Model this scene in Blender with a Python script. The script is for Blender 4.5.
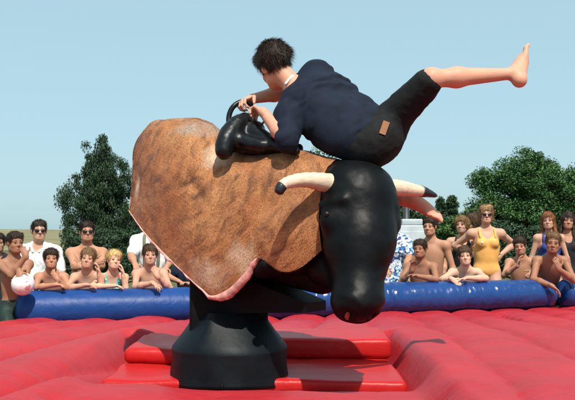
import bpy, bmesh, math, random
import numpy as np
from mathutils import Vector, Matrix, noise as mnoise
rng = np.random.default_rng(7); random.seed(7)
R = math.radians
for o in list(bpy.data.objects): bpy.data.objects.remove(o)
scene = bpy.context.scene; COL = scene.collection

# ------------------------------------------------------------------ camera, sky, sun, exposure
CAMZ = 1.3; LENS = 50.0; PITCH = math.atan(35 / 798.6)
cam = bpy.data.cameras.new('camera'); cam.lens = LENS; cam.sensor_width = 36; cam.clip_end = 3000; cam.clip_start = 0.05
camo = bpy.data.objects.new('camera', cam); COL.objects.link(camo)
camo.location = (0, 0, CAMZ); camo.rotation_euler = (R(90) + PITCH, 0, 0)
scene.camera = camo
SUN_EL = R(56); SUN_AZ = R(166)     # direction towards the sun, measured from +Y clockwise (to +X)
world = bpy.data.worlds.new('World'); scene.world = world; world.use_nodes = True
nt = world.node_tree; bg = nt.nodes['Background']
sky = nt.nodes.new('ShaderNodeTexSky'); sky.sky_type = 'NISHITA'; sky.sun_disc = False
sky.sun_elevation = SUN_EL; sky.sun_rotation = SUN_AZ
sky.air_density = 1.0; sky.dust_density = 1.5; sky.ozone_density = 3.0; sky.altitude = 0
hz = nt.nodes.new('ShaderNodeMix'); hz.data_type = 'RGBA'; hz.inputs[0].default_value = 0.72      # summer haze: an even pale veil over the clear sky
nt.links.new(sky.outputs[0], hz.inputs[6]); hz.inputs[7].default_value = (3.75, 5.65, 6.2, 1)
nt.links.new(hz.outputs[2], bg.inputs[0]); bg.inputs[1].default_value = 0.115
sl = bpy.data.lights.new('sun', 'SUN'); sl.energy = 4.9; sl.angle = R(0.6); sl.color = (1.0, 0.95, 0.86)
so = bpy.data.objects.new('sun', sl); COL.objects.link(so)
sd = Vector((math.sin(SUN_AZ) * math.cos(SUN_EL), math.cos(SUN_AZ) * math.cos(SUN_EL), math.sin(SUN_EL)))
so.rotation_euler = (-sd).to_track_quat('-Z', 'Y').to_euler(); so.location = (6, -6, 14)
vs = scene.view_settings; vs.view_transform = 'Standard'; vs.look = 'None'; vs.gamma = 1; vs.exposure = 0.25
vs.use_curve_mapping = False

# ------------------------------------------------------------------ helpers
def U(px, py, D):
    """point at distance D (world y) seen at photo pixel px, py"""
    h = (px - 287.5) / 798.6; v = (200 - py) / 798.6
    y = math.cos(PITCH) - v * math.sin(PITCH); z = math.sin(PITCH) + v * math.cos(PITCH)
    return np.array((h * D / y, D, CAMZ + z * D / y))
def V(*a): return np.array(a, float)
def nrm(v):
    v = np.asarray(v, float); return v / (np.linalg.norm(v) + 1e-12)

def make_mesh(name, verts, faces, mats=None, parent=None, smooth=True, mat_idx=None):
    """faces: (n,3) or (n,4) array, or list of such arrays"""
    if not isinstance(faces, list): faces = [faces]
    faces = [np.asarray(f, np.int32) for f in faces if len(f)]
    me = bpy.data.meshes.new(name)
    verts = np.asarray(verts, np.float32)
    me.vertices.add(len(verts)); me.vertices.foreach_set('co', verts.ravel())
    lv = np.concatenate([f.ravel() for f in faces]); sizes = np.concatenate([np.full(len(f), f.shape[1], np.int32) for f in faces])
    me.loops.add(len(lv)); me.loops.foreach_set('vertex_index', lv)
    me.polygons.add(len(sizes)); st = np.zeros(len(sizes), np.int32); st[1:] = np.cumsum(sizes)[:-1]
    me.polygons.foreach_set('loop_start', st)
    me.polygons.foreach_set('use_smooth', np.full(len(sizes), smooth))
    if mats is not None:
        for m in (mats if isinstance(mats, (list, tuple)) else [mats]): me.materials.append(m)
    if mat_idx is not None: me.polygons.foreach_set('material_index', np.asarray(mat_idx, np.int32))
    me.update(calc_edges=True); me.validate()
    o = bpy.data.objects.new(name, me); COL.objects.link(o)
    if parent is not None: put_under(o, parent)
    return o
def put_under(o, parent):
    o.parent = parent; o.matrix_parent_inverse = parent_world(parent).inverted()
def parent_world(p):
    m = p.matrix_basis.copy()
    if p.parent: m = parent_world(p.parent) @ p.matrix_parent_inverse @ m
    return m
def tag(o, label=None, cat=None, group=None, kind=None):
    if label: o['label'] = label
    if cat: o['category'] = cat
    if group: o['group'] = group
    if kind: o['kind'] = kind
    return o
def empty(name, loc, label, cat, group=None):
    o = bpy.data.objects.new(name, None); COL.objects.link(o); o.location = loc; o.empty_display_size = 0.1
    return tag(o, label, cat, group)

# --- materials
def srgb(r, g, b):
    f = lambda c: (c / 255 / 12.92) if c / 255 <= 0.04045 else ((c / 255 + 0.055) / 1.055) ** 2.4
    return (f(r), f(g), f(b), 1)
MATS = {}
def mat(name, col, rough=0.6, var=0.0, scale=8.0, bump=0.0, bscale=60.0, spec=0.5, col2=None, sss=0.0, stretch=None, coat=0.0, bdist=0.004, detail=4):
    if name in MATS: return MATS[name]
    m = bpy.data.materials.new(name); m.use_nodes = True; n = m.node_tree.nodes; L = m.node_tree.links
    p = n['Principled BSDF']; p.inputs['Roughness'].default_value = rough
    p.inputs['Specular IOR Level'].default_value = spec; p.inputs['Coat Weight'].default_value = coat
    col = tuple(col[:3]) + (1,)
    p.inputs['Base Color'].default_value = col
    tc = n.new('ShaderNodeTexCoord'); src = tc.outputs['Object']
    if stretch:
        mp = n.new('ShaderNodeMapping'); mp.inputs['Scale'].default_value = stretch; L.new(src, mp.inputs[0]); src = mp.outputs[0]
    if var > 0 or col2:
        t = n.new('ShaderNodeTexNoise'); t.inputs['Scale'].default_value = scale; t.inputs['Detail'].default_value = detail
        L.new(src, t.inputs['Vector'])
        r = n.new('ShaderNodeValToRGB'); r.color_ramp.elements[0].position = 0.3; r.color_ramp.elements[1].position = 0.7
        c2 = tuple(col2[:3]) + (1,) if col2 else tuple(c * (1 + var) for c in col[:3]) + (1,)
        c1 = col if col2 else tuple(c * (1 - var) for c in col[:3]) + (1,)
        r.color_ramp.elements[0].color = c1; r.color_ramp.elements[1].color = c2
        L.new(t.outputs['Fac'], r.inputs[0]); L.new(r.outputs[0], p.inputs['Base Color'])
    if bump > 0:
        t2 = n.new('ShaderNodeTexNoise'); t2.inputs['Scale'].default_value = bscale; t2.inputs['Detail'].default_value = 5
        L.new(src, t2.inputs['Vector'])
        b = n.new('ShaderNodeBump'); b.inputs['Strength'].default_value = bump; b.inputs['Distance'].default_value = bdist
        L.new(t2.outputs['Fac'], b.inputs['Height']); L.new(b.outputs[0], p.inputs['Normal'])
    if sss > 0:
        p.inputs['Subsurface Weight'].default_value = sss; p.inputs['Subsurface Radius'].default_value = (0.012, 0.005, 0.003)
        p.inputs['Subsurface Scale'].default_value = 1.0
    MATS[name] = m; return m

# --- signed distance sculpting with surface nets
class Sculpt:
    def __init__(s): s.ops = []
    def cone(s, a, b, r1, r2=None, k=0.02, sq=None, sub=False):
        a = np.asarray(a, float); b = np.asarray(b, float); r2 = r1 if r2 is None else r2
        s.ops.append(('c', a, b, r1, r2, k, sq, sub)); return s
    def ell(s, c, axes, rad, k=0.02, sub=False):
        s.ops.append(('e', np.asarray(c, float), np.array([nrm(x) for x in axes]), np.asarray(rad, float), k, None, None, sub)); return s
    def ball(s, c, r, k=0.02, sub=False): return s.cone(c, c, r, r, k, None, sub)
    def cut(s, p, n):      # keep the side against n
        s.ops.append(('p', np.asarray(p, float), nrm(n), 0, 0, 0, None, True)); return s
    def bbox(s, op):
        if op[0] == 'c':
            m = max(op[3], op[4]); return np.minimum(op[1], op[2]) - m, np.maximum(op[1], op[2]) + m
        e = np.sqrt(((op[2] * op[3][:, None]) ** 2).sum(0)); return op[1] - e, op[1] + e
    def mesh(s, vox, grow=0.0):
        lo = np.full(3, 1e9); hi = np.full(3, -1e9)
        for op in s.ops:
            if op[0] == 'p' or op[-1]: continue
            a, b = s.bbox(op); lo = np.minimum(lo, a); hi = np.maximum(hi, b)
        lo -= 3 * vox + grow; hi += 3 * vox + grow
        dim = np.ceil((hi - lo) / vox).astype(int) + 1
        f = np.full(dim, 1.0, np.float32)
        ax = [lo[i] + vox * np.arange(dim[i]) for i in range(3)]
        for op in s.ops:
            if op[0] == 'p':
                d = (ax[0][:, None, None] - op[1][0]) * op[2][0] + (ax[1][None, :, None] - op[1][1]) * op[2][1] + (ax[2][None, None, :] - op[1][2]) * op[2][2]
                f = np.maximum(f, d.astype(np.float32)); continue
            k = op[5] if op[0] == 'c' else op[4]
            a, b = s.bbox(op); pad = k + 2.5 * vox
            i0 = np.clip(np.floor((a - pad - lo) / vox).astype(int), 0, dim - 1); i1 = np.clip(np.ceil((b + pad - lo) / vox).astype(int) + 1, 1, dim)
            if (i1 <= i0).any(): continue
            X = ax[0][i0[0]:i1[0]][:, None, None]; Y = ax[1][i0[1]:i1[1]][None, :, None]; Z = ax[2][i0[2]:i1[2]][None, None, :]
            if op[0] == 'c':
                A, B, r1, r2, sq = op[1], op[2], op[3], op[4], op[6]
                dx, dy, dz = X - A[0], Y - A[1], Z - A[2]; ab = B - A; l2 = ab @ ab
                t = np.clip((dx * ab[0] + dy * ab[1] + dz * ab[2]) / l2, 0, 1) if l2 > 1e-10 else np.zeros((1, 1, 1))
                qx, qy, qz = dx - t * ab[0], dy - t * ab[1], dz - t * ab[2]
                q2 = qx * qx + qy * qy + qz * qz
                if sq is not None:
                    nn = nrm(sq[0]); q = sq[1]; dn = qx * nn[0] + qy * nn[1] + qz * nn[2]
                    q2 = q2 + dn * dn * (1 / (q * q) - 1)
                d = np.sqrt(q2) - (r1 + (r2 - r1) * t)
            else:
                c, M, rad = op[1], op[2], op[3]
                dx, dy, dz = X - c[0], Y - c[1], Z - c[2]
                k0 = 0; k1 = 0
                for j in range(3):
                    u = (dx * M[j][0] + dy * M[j][1] + dz * M[j][2]) / rad[j]; k0 = k0 + u * u; k1 = k1 + (u / rad[j]) ** 2
                k0 = np.sqrt(k0); k1 = np.sqrt(k1) + 1e-9; d = k0 * (k0 - 1) / k1
            sl_ = f[i0[0]:i1[0], i0[1]:i1[1], i0[2]:i1[2]]
            if op[-1]:
                d = -d; 
                h = np.maximum(k - np.abs(sl_ - d), 0) / max(k, 1e-6); sl_[...] = np.maximum(sl_, d) + h * h * k * 0.25
            else:
                d = d - grow
                h = np.maximum(k - np.abs(sl_ - d), 0) / max(k, 1e-6); sl_[...] = np.minimum(sl_, d) - h * h * k * 0.25
        return nets(f, lo, vox)
def nets(f, lo, vox):
    ins = f < 0
    c = np.zeros(np.array(f.shape) - 1, np.int8)
    for i in (0, 1):
        for j in (0, 1):
            for k in (0, 1):
                c += ins[i:i + c.shape[0], j:j + c.shape[1], k:k + c.shape[2]]
    act = (c > 0) & (c < 8); idx = np.argwhere(act)
    vid = np.full(act.shape, -1, np.int32); vid[act] = np.arange(len(idx))
    acc = np.zeros((len(idx), 3)); cnt = np.zeros(len(idx))
    cor = [(i, j, k) for i in (0, 1) for j in (0, 1) for k in (0, 1)]
    val = {q: f[idx[:, 0] + q[0], idx[:, 1] + q[1], idx[:, 2] + q[2]] for q in cor}
    for q in cor:
        for d in range(3):
            if q[d] == 0:
                r = list(q); r[d] = 1; r = tuple(r); a, b = val[q], val[r]; m = (a < 0) != (b < 0)
                t = np.where(m, a / np.where(m, a - b, 1), 0)
                p = np.repeat(np.array(q, float)[None], len(idx), 0); p[:, d] += t
                acc[m] += p[m]; cnt[m] += 1
    v = lo + vox * (idx + acc / cnt[:, None])
    quads = []
    for d in range(3):
        e1, e2 = (d + 1) % 3, (d + 2) % 3
        s0 = [slice(None)] * 3; s1 = [slice(None)] * 3; s0[d] = slice(0, -1); s1[d] = slice(1, None)
        a, b = ins[tuple(s0)], ins[tuple(s1)]; e = np.argwhere(a != b)
        e = e[(e[:, e1] > 0) & (e[:, e2] > 0) & (e[:, e1] < f.shape[e1] - 1) & (e[:, e2] < f.shape[e2] - 1)]
        flip = a[e[:, 0], e[:, 1], e[:, 2]]
        def cell(o1, o2):
            w = e.copy(); w[:, e1] -= o1; w[:, e2] -= o2; return vid[w[:, 0], w[:, 1], w[:, 2]]
        q = np.stack([cell(1, 1), cell(0, 1), cell(0, 0), cell(1, 0)], 1)
        q[~flip] = q[~flip][:, ::-1]; quads.append(q)
    return v, np.concatenate(quads)
def vnormals(v, q):
    n = np.zeros_like(v); fn = np.cross(v[q[:, 2]] - v[q[:, 0]], v[q[:, 3 % q.shape[1]]] - v[q[:, 1]])
    for i in range(q.shape[1]): np.add.at(n, q[:, i], fn)
    return n / (np.linalg.norm(n, axis=1, keepdims=True) + 1e-12)
# fast value noise in numpy
_perm = rng.random(4096)
def vnoise(p):
    p = np.asarray(p, float); i = np.floor(p).astype(np.int64); f = p - i; f = f * f * (3 - 2 * f); r = 0
    for a in (0, 1):
        for b in (0, 1):
            for c in (0, 1):
                h = ((i[..., 0] + a) * 73856093 ^ (i[..., 1] + b) * 19349663 ^ (i[..., 2] + c) * 83492791) & 4095
                w = (f[..., 0] if a else 1 - f[..., 0]) * (f[..., 1] if b else 1 - f[..., 1]) * (f[..., 2] if c else 1 - f[..., 2])
                r = r + _perm[h] * w
    return r * 2 - 1
def fbm(p, o=3):
    p = np.asarray(p, float); return sum(vnoise(p * 2 ** k + 17.3 * k) * 0.5 ** k for k in range(o))

def tube(pts, rad, n=10, close=True):
    pts = np.asarray(pts, float); m = len(pts); rad = np.full(m, rad) if np.isscalar(rad) else np.asarray(rad, float)
    tan = np.gradient(pts, axis=0); vs_ = []; up = V(0, 0, 1) if abs(nrm(tan[0])[2]) < .9 else V(1, 0, 0)
    for i in range(m):
        t = nrm(tan[i]); s = nrm(np.cross(t, up)); up = np.cross(s, t)
        a = np.arange(n) * 2 * math.pi / n
        vs_.append(pts[i] + rad[i] * (np.cos(a)[:, None] * s + np.sin(a)[:, None] * up))
    v = np.concatenate(vs_); q = []
    for i in range(m - 1):
        for j in range(n):
            q.append((i * n + j, i * n + (j + 1) % n, (i + 1) * n + (j + 1) % n, (i + 1) * n + j))
    t3 = []
    if close:
        v = np.concatenate([v, pts[:1], pts[-1:]]); c0 = m * n
        for j in range(n): t3.append((c0, (j + 1) % n, j)); t3.append((c0 + 1, (m - 1) * n + j, (m - 1) * n + (j + 1) % n))
    return v, [np.array(q), np.array(t3).reshape(-1, 3)]
def spline(pts, n):
    pts = np.asarray(pts, float); P = np.concatenate([[2 * pts[0] - pts[1]], pts, [2 * pts[-1] - pts[-2]]]); out = []
    m = len(pts) - 1
    for u in np.linspace(0, m, n):
        i = min(int(u), m - 1); t = u - i; a, b, c, d = P[i:i + 4]
        out.append(0.5 * (2 * b + (c - a) * t + (2 * a - 5 * b + 4 * c - d) * t * t + (3 * b - a - 3 * c + d) * t ** 3))
    return np.array(out)
def joinparts(parts):
    V_ = []; F = {}; o = 0
    for v, fs in parts:
        for f in (fs if isinstance(fs, list) else [fs]):
            if len(f): F.setdefault(f.shape[1], []).append(np.asarray(f) + o)
        V_.append(v); o += len(v)
    return np.concatenate(V_), [np.concatenate(x) for x in F.values()]
def bev_box(name, lo, hi, m, parent=None, bev=0.02, seg=3, jitter=0.0, subdiv=0):
    bm = bmesh.new(); bmesh.ops.create_cube(bm, size=1)
    for v in bm.verts: v.co = Vector([(lo[i] + hi[i]) / 2 + v.co[i] * (hi[i] - lo[i]) for i in range(3)])
    bmesh.ops.bevel(bm, geom=bm.edges[:], offset=bev, segments=seg, affect='EDGES', profile=0.5)
    if subdiv: bmesh.ops.subdivide_edges(bm, edges=[e for e in bm.edges if e.calc_length() > 0.15], cuts=subdiv, use_grid_fill=True)
    if jitter:
        for v in bm.verts: v.co.z += jitter * float(fbm(np.array(v.co) * 5))
    me = bpy.data.meshes.new(name); bm.to_mesh(me); bm.free()
    for p in me.polygons: p.use_smooth = True
    me.materials.append(m); o = bpy.data.objects.new(name, me); COL.objects.link(o)
    if parent: put_under(o, parent)
    return o

# ------------------------------------------------------------------ ground and far field
def ground():
    m = bpy.data.materials.new('grass_ground'); m.use_nodes = True; n = m.node_tree.nodes; L = m.node_tree.links
    p = n['Principled BSDF']; p.inputs['Roughness'].default_value = 0.95; p.inputs['Specular IOR Level'].default_value = 0.1
    tc = n.new('ShaderNodeTexCoord'); a = n.new('ShaderNodeTexNoise'); a.inputs['Scale'].default_value = 0.12; a.inputs['Detail'].default_value = 8
    b = n.new('ShaderNodeTexNoise'); b.inputs['Scale'].default_value = 9; b.inputs['Detail'].default_value = 6
    L.new(tc.outputs['Object'], a.inputs[0]); L.new(tc.outputs['Object'], b.inputs[0])
    mx = n.new('ShaderNodeMath'); mx.operation = 'ADD'; L.new(a.outputs[0], mx.inputs[0]); L.new(b.outputs[0], mx.inputs[1])
    r = n.new('ShaderNodeValToRGB'); r.color_ramp.elements[0].position = 0.35; r.color_ramp.elements[1].position = 0.65
    r.color_ramp.elements[0].color = (0.035, 0.055, 0.018, 1); r.color_ramp.elements[1].color = (0.17, 0.14, 0.075, 1)
    h = n.new('ShaderNodeMath'); h.operation = 'MULTIPLY'; h.inputs[1].default_value = 0.5
    L.new(mx.outputs[0], h.inputs[0]); L.new(h.outputs[0], r.inputs[0]); L.new(r.outputs[0], p.inputs['Base Color'])
    N = 60; g = np.sign(np.linspace(-1, 1, N)) * np.abs(np.linspace(-1, 1, N)) ** 3 * 900
    X, Y = np.meshgrid(g, g, indexing='ij'); Z = 0.02 * vnoise(np.stack([X * .3, Y * .3, X * 0], -1))
    far = np.clip((Y - 120) / 400, 0, 1); Z = Z + far * 5.0 * (1 + .3 * vnoise(np.stack([X * .01, Y * .01, X * 0], -1)))
    v = np.stack([X, Y, Z], -1).reshape(-1, 3); i = np.arange(N * N).reshape(N, N)
    q = np.stack([i[:-1, :-1], i[1:, :-1], i[1:, 1:], i[:-1, 1:]], -1).reshape(-1, 4)
    m2 = mat('dry_field', (.20, .18, .10), .95, var=.25, scale=.05, spec=.1)
    cy = v[q].mean(1)[:, 1]
    tag(make_mesh('ground', v, q, [m, m2], mat_idx=(cy > 75).astype(int)), kind='structure')
ground()

# ------------------------------------------------------------------ inflatable red bed
def vinyl(name, col, rough, bump, stretch=(1, 1, 1), sc=9.0, dust=None):
    m = bpy.data.materials.new(name); m.use_nodes = True; n = m.node_tree.nodes; L = m.node_tree.links
    p = n['Principled BSDF']; p.inputs['Specular IOR Level'].default_value = 0.2
    tc = n.new('ShaderNodeTexCoord'); mp = n.new('ShaderNodeMapping'); mp.inputs['Scale'].default_value = stretch; L.new(tc.outputs['Object'], mp.inputs[0])
    a = n.new('ShaderNodeTexNoise'); a.inputs['Scale'].default_value = 3.0; a.inputs['Detail'].default_value = 6; L.new(tc.outputs['Object'], a.inputs[0])
    r = n.new('ShaderNodeValToRGB'); r.color_ramp.elements[0].position = 0.3; r.color_ramp.elements[1].position = 0.75
    r.color_ramp.elements[0].color = tuple(c * .9 for c in col[:3]) + (1,)
    r.color_ramp.elements[1].color = tuple(dust[:3] if dust else [c * 1.12 for c in col[:3]]) + (1,)
    L.new(a.outputs[0], r.inputs[0]); L.new(r.outputs[0], p.inputs['Base Color'])
    rr = n.new('ShaderNodeMapRange'); rr.inputs['To Min'].default_value = rough - .08; rr.inputs['To Max'].default_value = rough + .15
    L.new(a.outputs[0], rr.inputs[0]); L.new(rr.outputs[0], p.inputs['Roughness'])
    g1 = n.new('ShaderNodeTexNoise'); g1.inputs['Scale'].default_value = 1.1; g1.inputs['Detail'].default_value = 9; g1.inputs['Roughness'].default_value = .7; L.new(tc.outputs['Object'], g1.inputs[0])
    g2 = n.new('ShaderNodeValToRGB'); g2.color_ramp.elements[0].position = .5; g2.color_ramp.elements[1].position = .78; g2.color_ramp.elements[0].color = (0, 0, 0, 1); g2.color_ramp.elements[1].color = (.28, .28, .28, 1); L.new(g1.outputs[0], g2.inputs[0])
    gm = n.new('ShaderNodeMix'); gm.data_type = 'RGBA'; L.new(g2.outputs[0], gm.inputs[0]); L.new(r.outputs[0], gm.inputs[6]); gm.inputs[7].default_value = tuple(c * .7 + .05 for c in col[:3]) + (1,); L.new(gm.outputs[2], p.inputs['Base Color'])
    w = n.new('ShaderNodeTexNoise'); w.inputs['Scale'].default_value = sc; w.inputs['Detail'].default_value = 5; w.inputs['Distortion'].default_value = 1.2
    L.new(mp.outputs[0], w.inputs[0])
    b = n.new('ShaderNodeBump'); b.inputs['Strength'].default_value = bump; b.inputs['Distance'].default_value = 0.02
    L.new(w.outputs[0], b.inputs['Height']); L.new(b.outputs[0], p.inputs['Normal'])
    return m
M_RED = vinyl('red_vinyl', (0.41, 0.018, 0.026), 0.40, 0.5, (1.6, 6, 1), 5, (0.44, 0.028, 0.036))
M_RED2 = vinyl('red_foam_vinyl', (0.43, 0.012, 0.012), 0.34, 0.3, (1, 1, 1), 6)
M_BLUE = vinyl('blue_vinyl', (0.006, 0.042, 0.175), 0.2, 0.4, (1, 1, 1), 7)
M_BLUE.node_tree.nodes['Principled BSDF'].inputs['Specular IOR Level'].default_value = .5
M_BLUE2 = vinyl('faded_blue_vinyl', (0.007, 0.046, 0.19), 0.40, 0.35, (1, 1, 1), 7)
PX0, PX1, PY0, PY1 = -1.06, 0.70, 4.33, 5.95     # the pit in the bed
def tubeD(px): k = (px - 287.5) / 798.6; return 8.25 / (1 - .25 * k)
def sstep(a, b, x): t = np.clip((x - a) / (b - a), 0, 1); return t * t * (3 - 2 * t)
CW = 0.56
def bed_u(x, y): return (x - .12 * (y - 5)) / (1 - .06 * (y - 5))
def bed_height(x, y):
    u = bed_u(x, y) + .02 * vnoise(np.stack([x * 2, y * 2, x * 0], -1))
    w = (u / CW) % 1.0
    prof = np.maximum(1 - (2 * w - 1) ** 2, 0) ** 0.5
    top = .605 - .105 * sstep(5.6, 8.2, y)
    amp = .115 - .055 * sstep(-.5, 1.0, x) - .02 * sstep(6.5, 8.5, y); z = top - amp + amp * prof
    cell = np.floor(u / CW)
    z = z + .018 * vnoise(np.stack([cell * 3.1, y * .9, cell], -1))
    z += .007 * fbm(np.stack([x * 5, y * 5, x * 0], -1)) + .008 * np.sin(y * 34 + 6 * vnoise(np.stack([x * 3, y * 2, x], -1))) * (1 - prof) * np.clip(.3 + vnoise(np.stack([x * 2.2, y * 1.4, x * 0 + 7], -1)), 0, 1) + .0035 * np.abs(vnoise(np.stack([x * 9 + y * 3, y * 4 - x * 2, x * 0 + 2], -1)))
    # low cross tubes in front of the pit and the pit itself: one sunken lane between the side chambers
    fw = (y - 3.75) / .56; fr = np.maximum(1 - (2 * (fw % 1) - 1) ** 2, 0) ** .5
    zf = .44 + .035 * (1 - sstep(-.75, -.45, x)) + .06 * fr + .006 * fbm(np.stack([x * 6, y * 6, x * 0 + 3], -1))
    p = sstep(PY0 - .04, PY0 + .04, y); low = zf * (1 - p) + .40 * p
    wob = .03 * vnoise(np.stack([x * 0, y * 2.3, x * 0 + 4], -1))
    lane = sstep(PX0 - .20, PX0 + .07, x + wob) * (1 - sstep(PX1 - .05, PX1 + .13, x + wob)) * (1 - sstep(PY1 - .05, PY1 + .06, y))
    return z * (1 - lane) + low * lane
def bed():
    root = empty('inflatable_landing_bed', (0, 5.5, 0), 'big red inflatable landing bed of puffed air chambers under the bull', 'inflatable')
    dx = 0.0225
    xs = np.arange(-3.3, 4.4, dx); ys = np.arange(2.3, 9.3, dx)
    X, Y = np.meshgrid(xs, ys, indexing='ij'); Z = bed_height(X, Y)
    v = np.stack([X, Y, Z], -1).reshape(-1, 3); i = np.arange(X.size).reshape(X.shape)
    q = np.stack([i[:-1, :-1], i[1:, :-1], i[1:, 1:], i[:-1, 1:]], -1).reshape(-1, 4)
    cx = v[q].mean(1); lim = (8.25 + .25 * cx[:, 0]) + .1; lim2 = -2.75 + (cx[:, 1] - 7.5) * .2
    keep = (cx[:, 1] < lim) & (cx[:, 0] > lim2 * 1 - np.clip(7.4 - cx[:, 1], 0, 5) * .12)
    q = q[keep]; cx = cx[keep]
    cid = np.floor(bed_u(cx[:, 0], cx[:, 1]) / CW).astype(int) * 10
    inx = (cx[:, 0] > PX0) & (cx[:, 0] < PX1)
    cid[inx & (cx[:, 1] < PY0)] = 1000 + np.floor((cx[inx & (cx[:, 1] < PY0), 1] - 3.75) / .56).astype(int)
    cid[inx & (cx[:, 1] >= PY0) & (cx[:, 1] < PY1)] = 2000
    nv = vnormals(v, q)
    for c in np.unique(cid):
        f = q[cid == c]; uq, inv = np.unique(f, return_inverse=True); inv = inv.reshape(f.shape)
        # close each chamber with a skirt so it has a real body
        o = make_mesh('pit_floor' if c == 2000 else 'air_chamber', v[uq], inv, M_RED, root)
        o.data.normals_split_custom_set_from_vertices([tuple(a) for a in nv[uq]])
    # side walls of the inflatable down to the ground
    pts = [(-3.3, 2.3), (-2.95, 7.0), (-2.72, 7.57), (3.35, 9.18), (4.38, 8.9), (4.38, 2.3)]
    V_ = []; 
    for a, b in zip(pts, pts[1:]):
        for t in np.linspace(0, 1, 30): V_.append((a[0] + (b[0] - a[0]) * t, a[1] + (b[1] - a[1]) * t))
    V_ = np.array(V_); n_ = len(V_); rows = []
    for z, off in ((.0, .0), (.12, .06), (.25, .08), (.38, .06), (.50, .0)):
        c = V_.mean(0); d = V_ - c; d /= np.linalg.norm(d, axis=1, keepdims=True); rows.append(np.c_[V_ + d * (off - .03), np.full(n_, z)])
    vv = np.concatenate(rows); ii = np.arange(5 * n_).reshape(5, n_)
    qq = np.stack([ii[:-1, :-1], ii[:-1, 1:], ii[1:, 1:], ii[1:, :-1]], -1).reshape(-1, 4)
    make_mesh('side_wall', vv, qq, M_RED, root)
    # foam steps in the pit
    bev_box('foam_mat', (-1.045, 4.50, .405), (.672, 5.92, .487), M_RED2, root, .03, 4, .014, 8)
    bev_box('foam_block', (-1.03, 5.04, .489), (-.37, 5.9, .585), M_RED2, root, .04, 4, .014, 6)
    bev_box('foam_block', (-.36, 5.28, .489), (.685, 5.9, .622), M_RED2, root, .035, 4, .012, 6)
    # welded seam cords between chambers
    return root
bed()

def puffy_tube(name, a, b, r, label, r1=None, end0=True, end1=True, seams=(), seedv=0.0, squash=.92):
    a = np.asarray(a, float); b = np.asarray(b, float); L_ = np.linalg.norm(b - a); t = nrm(b - a); s = nrm(np.cross(t, V(0, 0, 1))); up = np.cross(s, t)
    n = int(L_ / .0125); m = 72; xs = np.linspace(0, L_, n)
    root = empty(name, a * [1, 1, 0] + b * 0, label, 'inflatable', 'blue tubes around the bed')
    def ring(xv):
        th = np.linspace(0, 2 * math.pi, m, endpoint=False); X, T = np.meshgrid(xv, th, indexing='ij')
        e = np.ones_like(X)
        if end0: e = np.minimum(e, np.sqrt(np.clip(1 - (1 - np.clip(X / (r * .55), 0, 1)) ** 2.6, 0, 1)))
        if end1: e = np.minimum(e, np.sqrt(np.clip(1 - (1 - np.clip((L_ - X) / (r * .8), 0, 1)) ** 2, 0, 1)))
        q = 0
        for sx, amp, wid in seams:
            g = np.exp(-np.abs(X - sx) / wid); e = e * (1 - .05 * amp * np.exp(-((X - sx) / .02) ** 2))
            q = q + amp * g
        wr = vnoise(np.stack([X * 26 + seedv, np.cos(T) * 1.5, np.sin(T) * 1.5], -1)) + .6 * vnoise(np.stack([X * 55 + seedv, np.cos(T) * 2.5, np.sin(T) * 2.5], -1))
        big = vnoise(np.stack([X * 1.7 + seedv, np.cos(T) * .8, np.sin(T) * .8], -1))
        rr = (r + ((r1 or r) - r) * X / L_) * e * (1 + .02 * big + (.003 + .024 * np.clip(q, 0, 1.2)) * wr)
        P = a + X[..., None] * t + (rr * np.cos(T))[..., None] * s + (rr * np.sin(T) * squash)[..., None] * up
        return P
    # built in panels between the seams so that each welded panel is a piece of its own
    cuts = [0] + sorted(sx for sx, amp, wid in seams if amp >= .9) + [L_]
    for c0, c1 in zip(cuts, cuts[1:]):
        if c1 - c0 < .05: continue
        P = ring(np.linspace(c0, c1, max(8, int((c1 - c0) / .0125)))); k = P.shape[0]
        ii = np.arange(k * m).reshape(k, m); j = np.roll(ii, -1, 1)
        q = np.stack([ii[:-1], j[:-1], j[1:], ii[1:]], -1).reshape(-1, 4)
        make_mesh('vinyl_panel', P.reshape(-1, 3), q, M_BLUE2 if (c0 == 0 and L_ > 3) else M_BLUE, root)
    return root
p0 = U(15, 306, 7.62); p1 = U(556, 293, 8.97); p0[2] = .580; p1[2] = .650
LT = np.linalg.norm(p1 - p0)
puffy_tube('barrier_tube', p0, p1, .208, 'long blue inflatable tube that the row of children leans on', r1=.172, seams=[(.02, .5, .1), (1.72, 1, .22), (2.9, .95, .2), (3.75, 1, .45), (4.6, 1, .4), (5.2, .8, .35), (LT - .1, .9, .3)])
q0 = U(559, 293, 9.0); q0[2] = .64; q1 = q0 + V(1.35, .3, 0.0)
puffy_tube('barrier_tube', q0, q1, .175, 'short dark blue inflatable tube at the right edge under the leaning teenager', seams=[(.1, .9, .25), (.9, .95, .3)], seedv=40)

# ------------------------------------------------------------------ mechanical bull
M_BLACK = mat('black_leather', (0.005, 0.006, 0.007), 0.36, var=.3, scale=14, bump=.5, bscale=30, bdist=.006, spec=.28)
M_HOOD = mat('black_rubber_hood', (0.003, 0.0035, 0.004), 0.46, var=.35, scale=9, bump=.3, bscale=18, bdist=.01, spec=.15)
M_SKIRT = mat('black_canvas', (0.004, 0.007, 0.009), 0.5, var=.4, scale=5, bump=.25, bscale=25, spec=.16, bdist=.006)
M_STEEL = mat('black_steel', (0.003, 0.003, 0.0035), 0.65, var=.3, scale=20, spec=.15)
M_HORN = mat('horn_cream', (0.62, 0.50, 0.36), 0.45, var=.16, scale=18, bump=.2, bscale=40, stretch=(1, 1, 3))
M_HTIP = mat('horn_black', (0.010, 0.012, 0.015), 0.4)
M_PINK = mat('pink_hide_edge', (0.62, 0.30, 0.25), 0.7, var=.35, scale=26, bump=.4, bscale=50)
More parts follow.
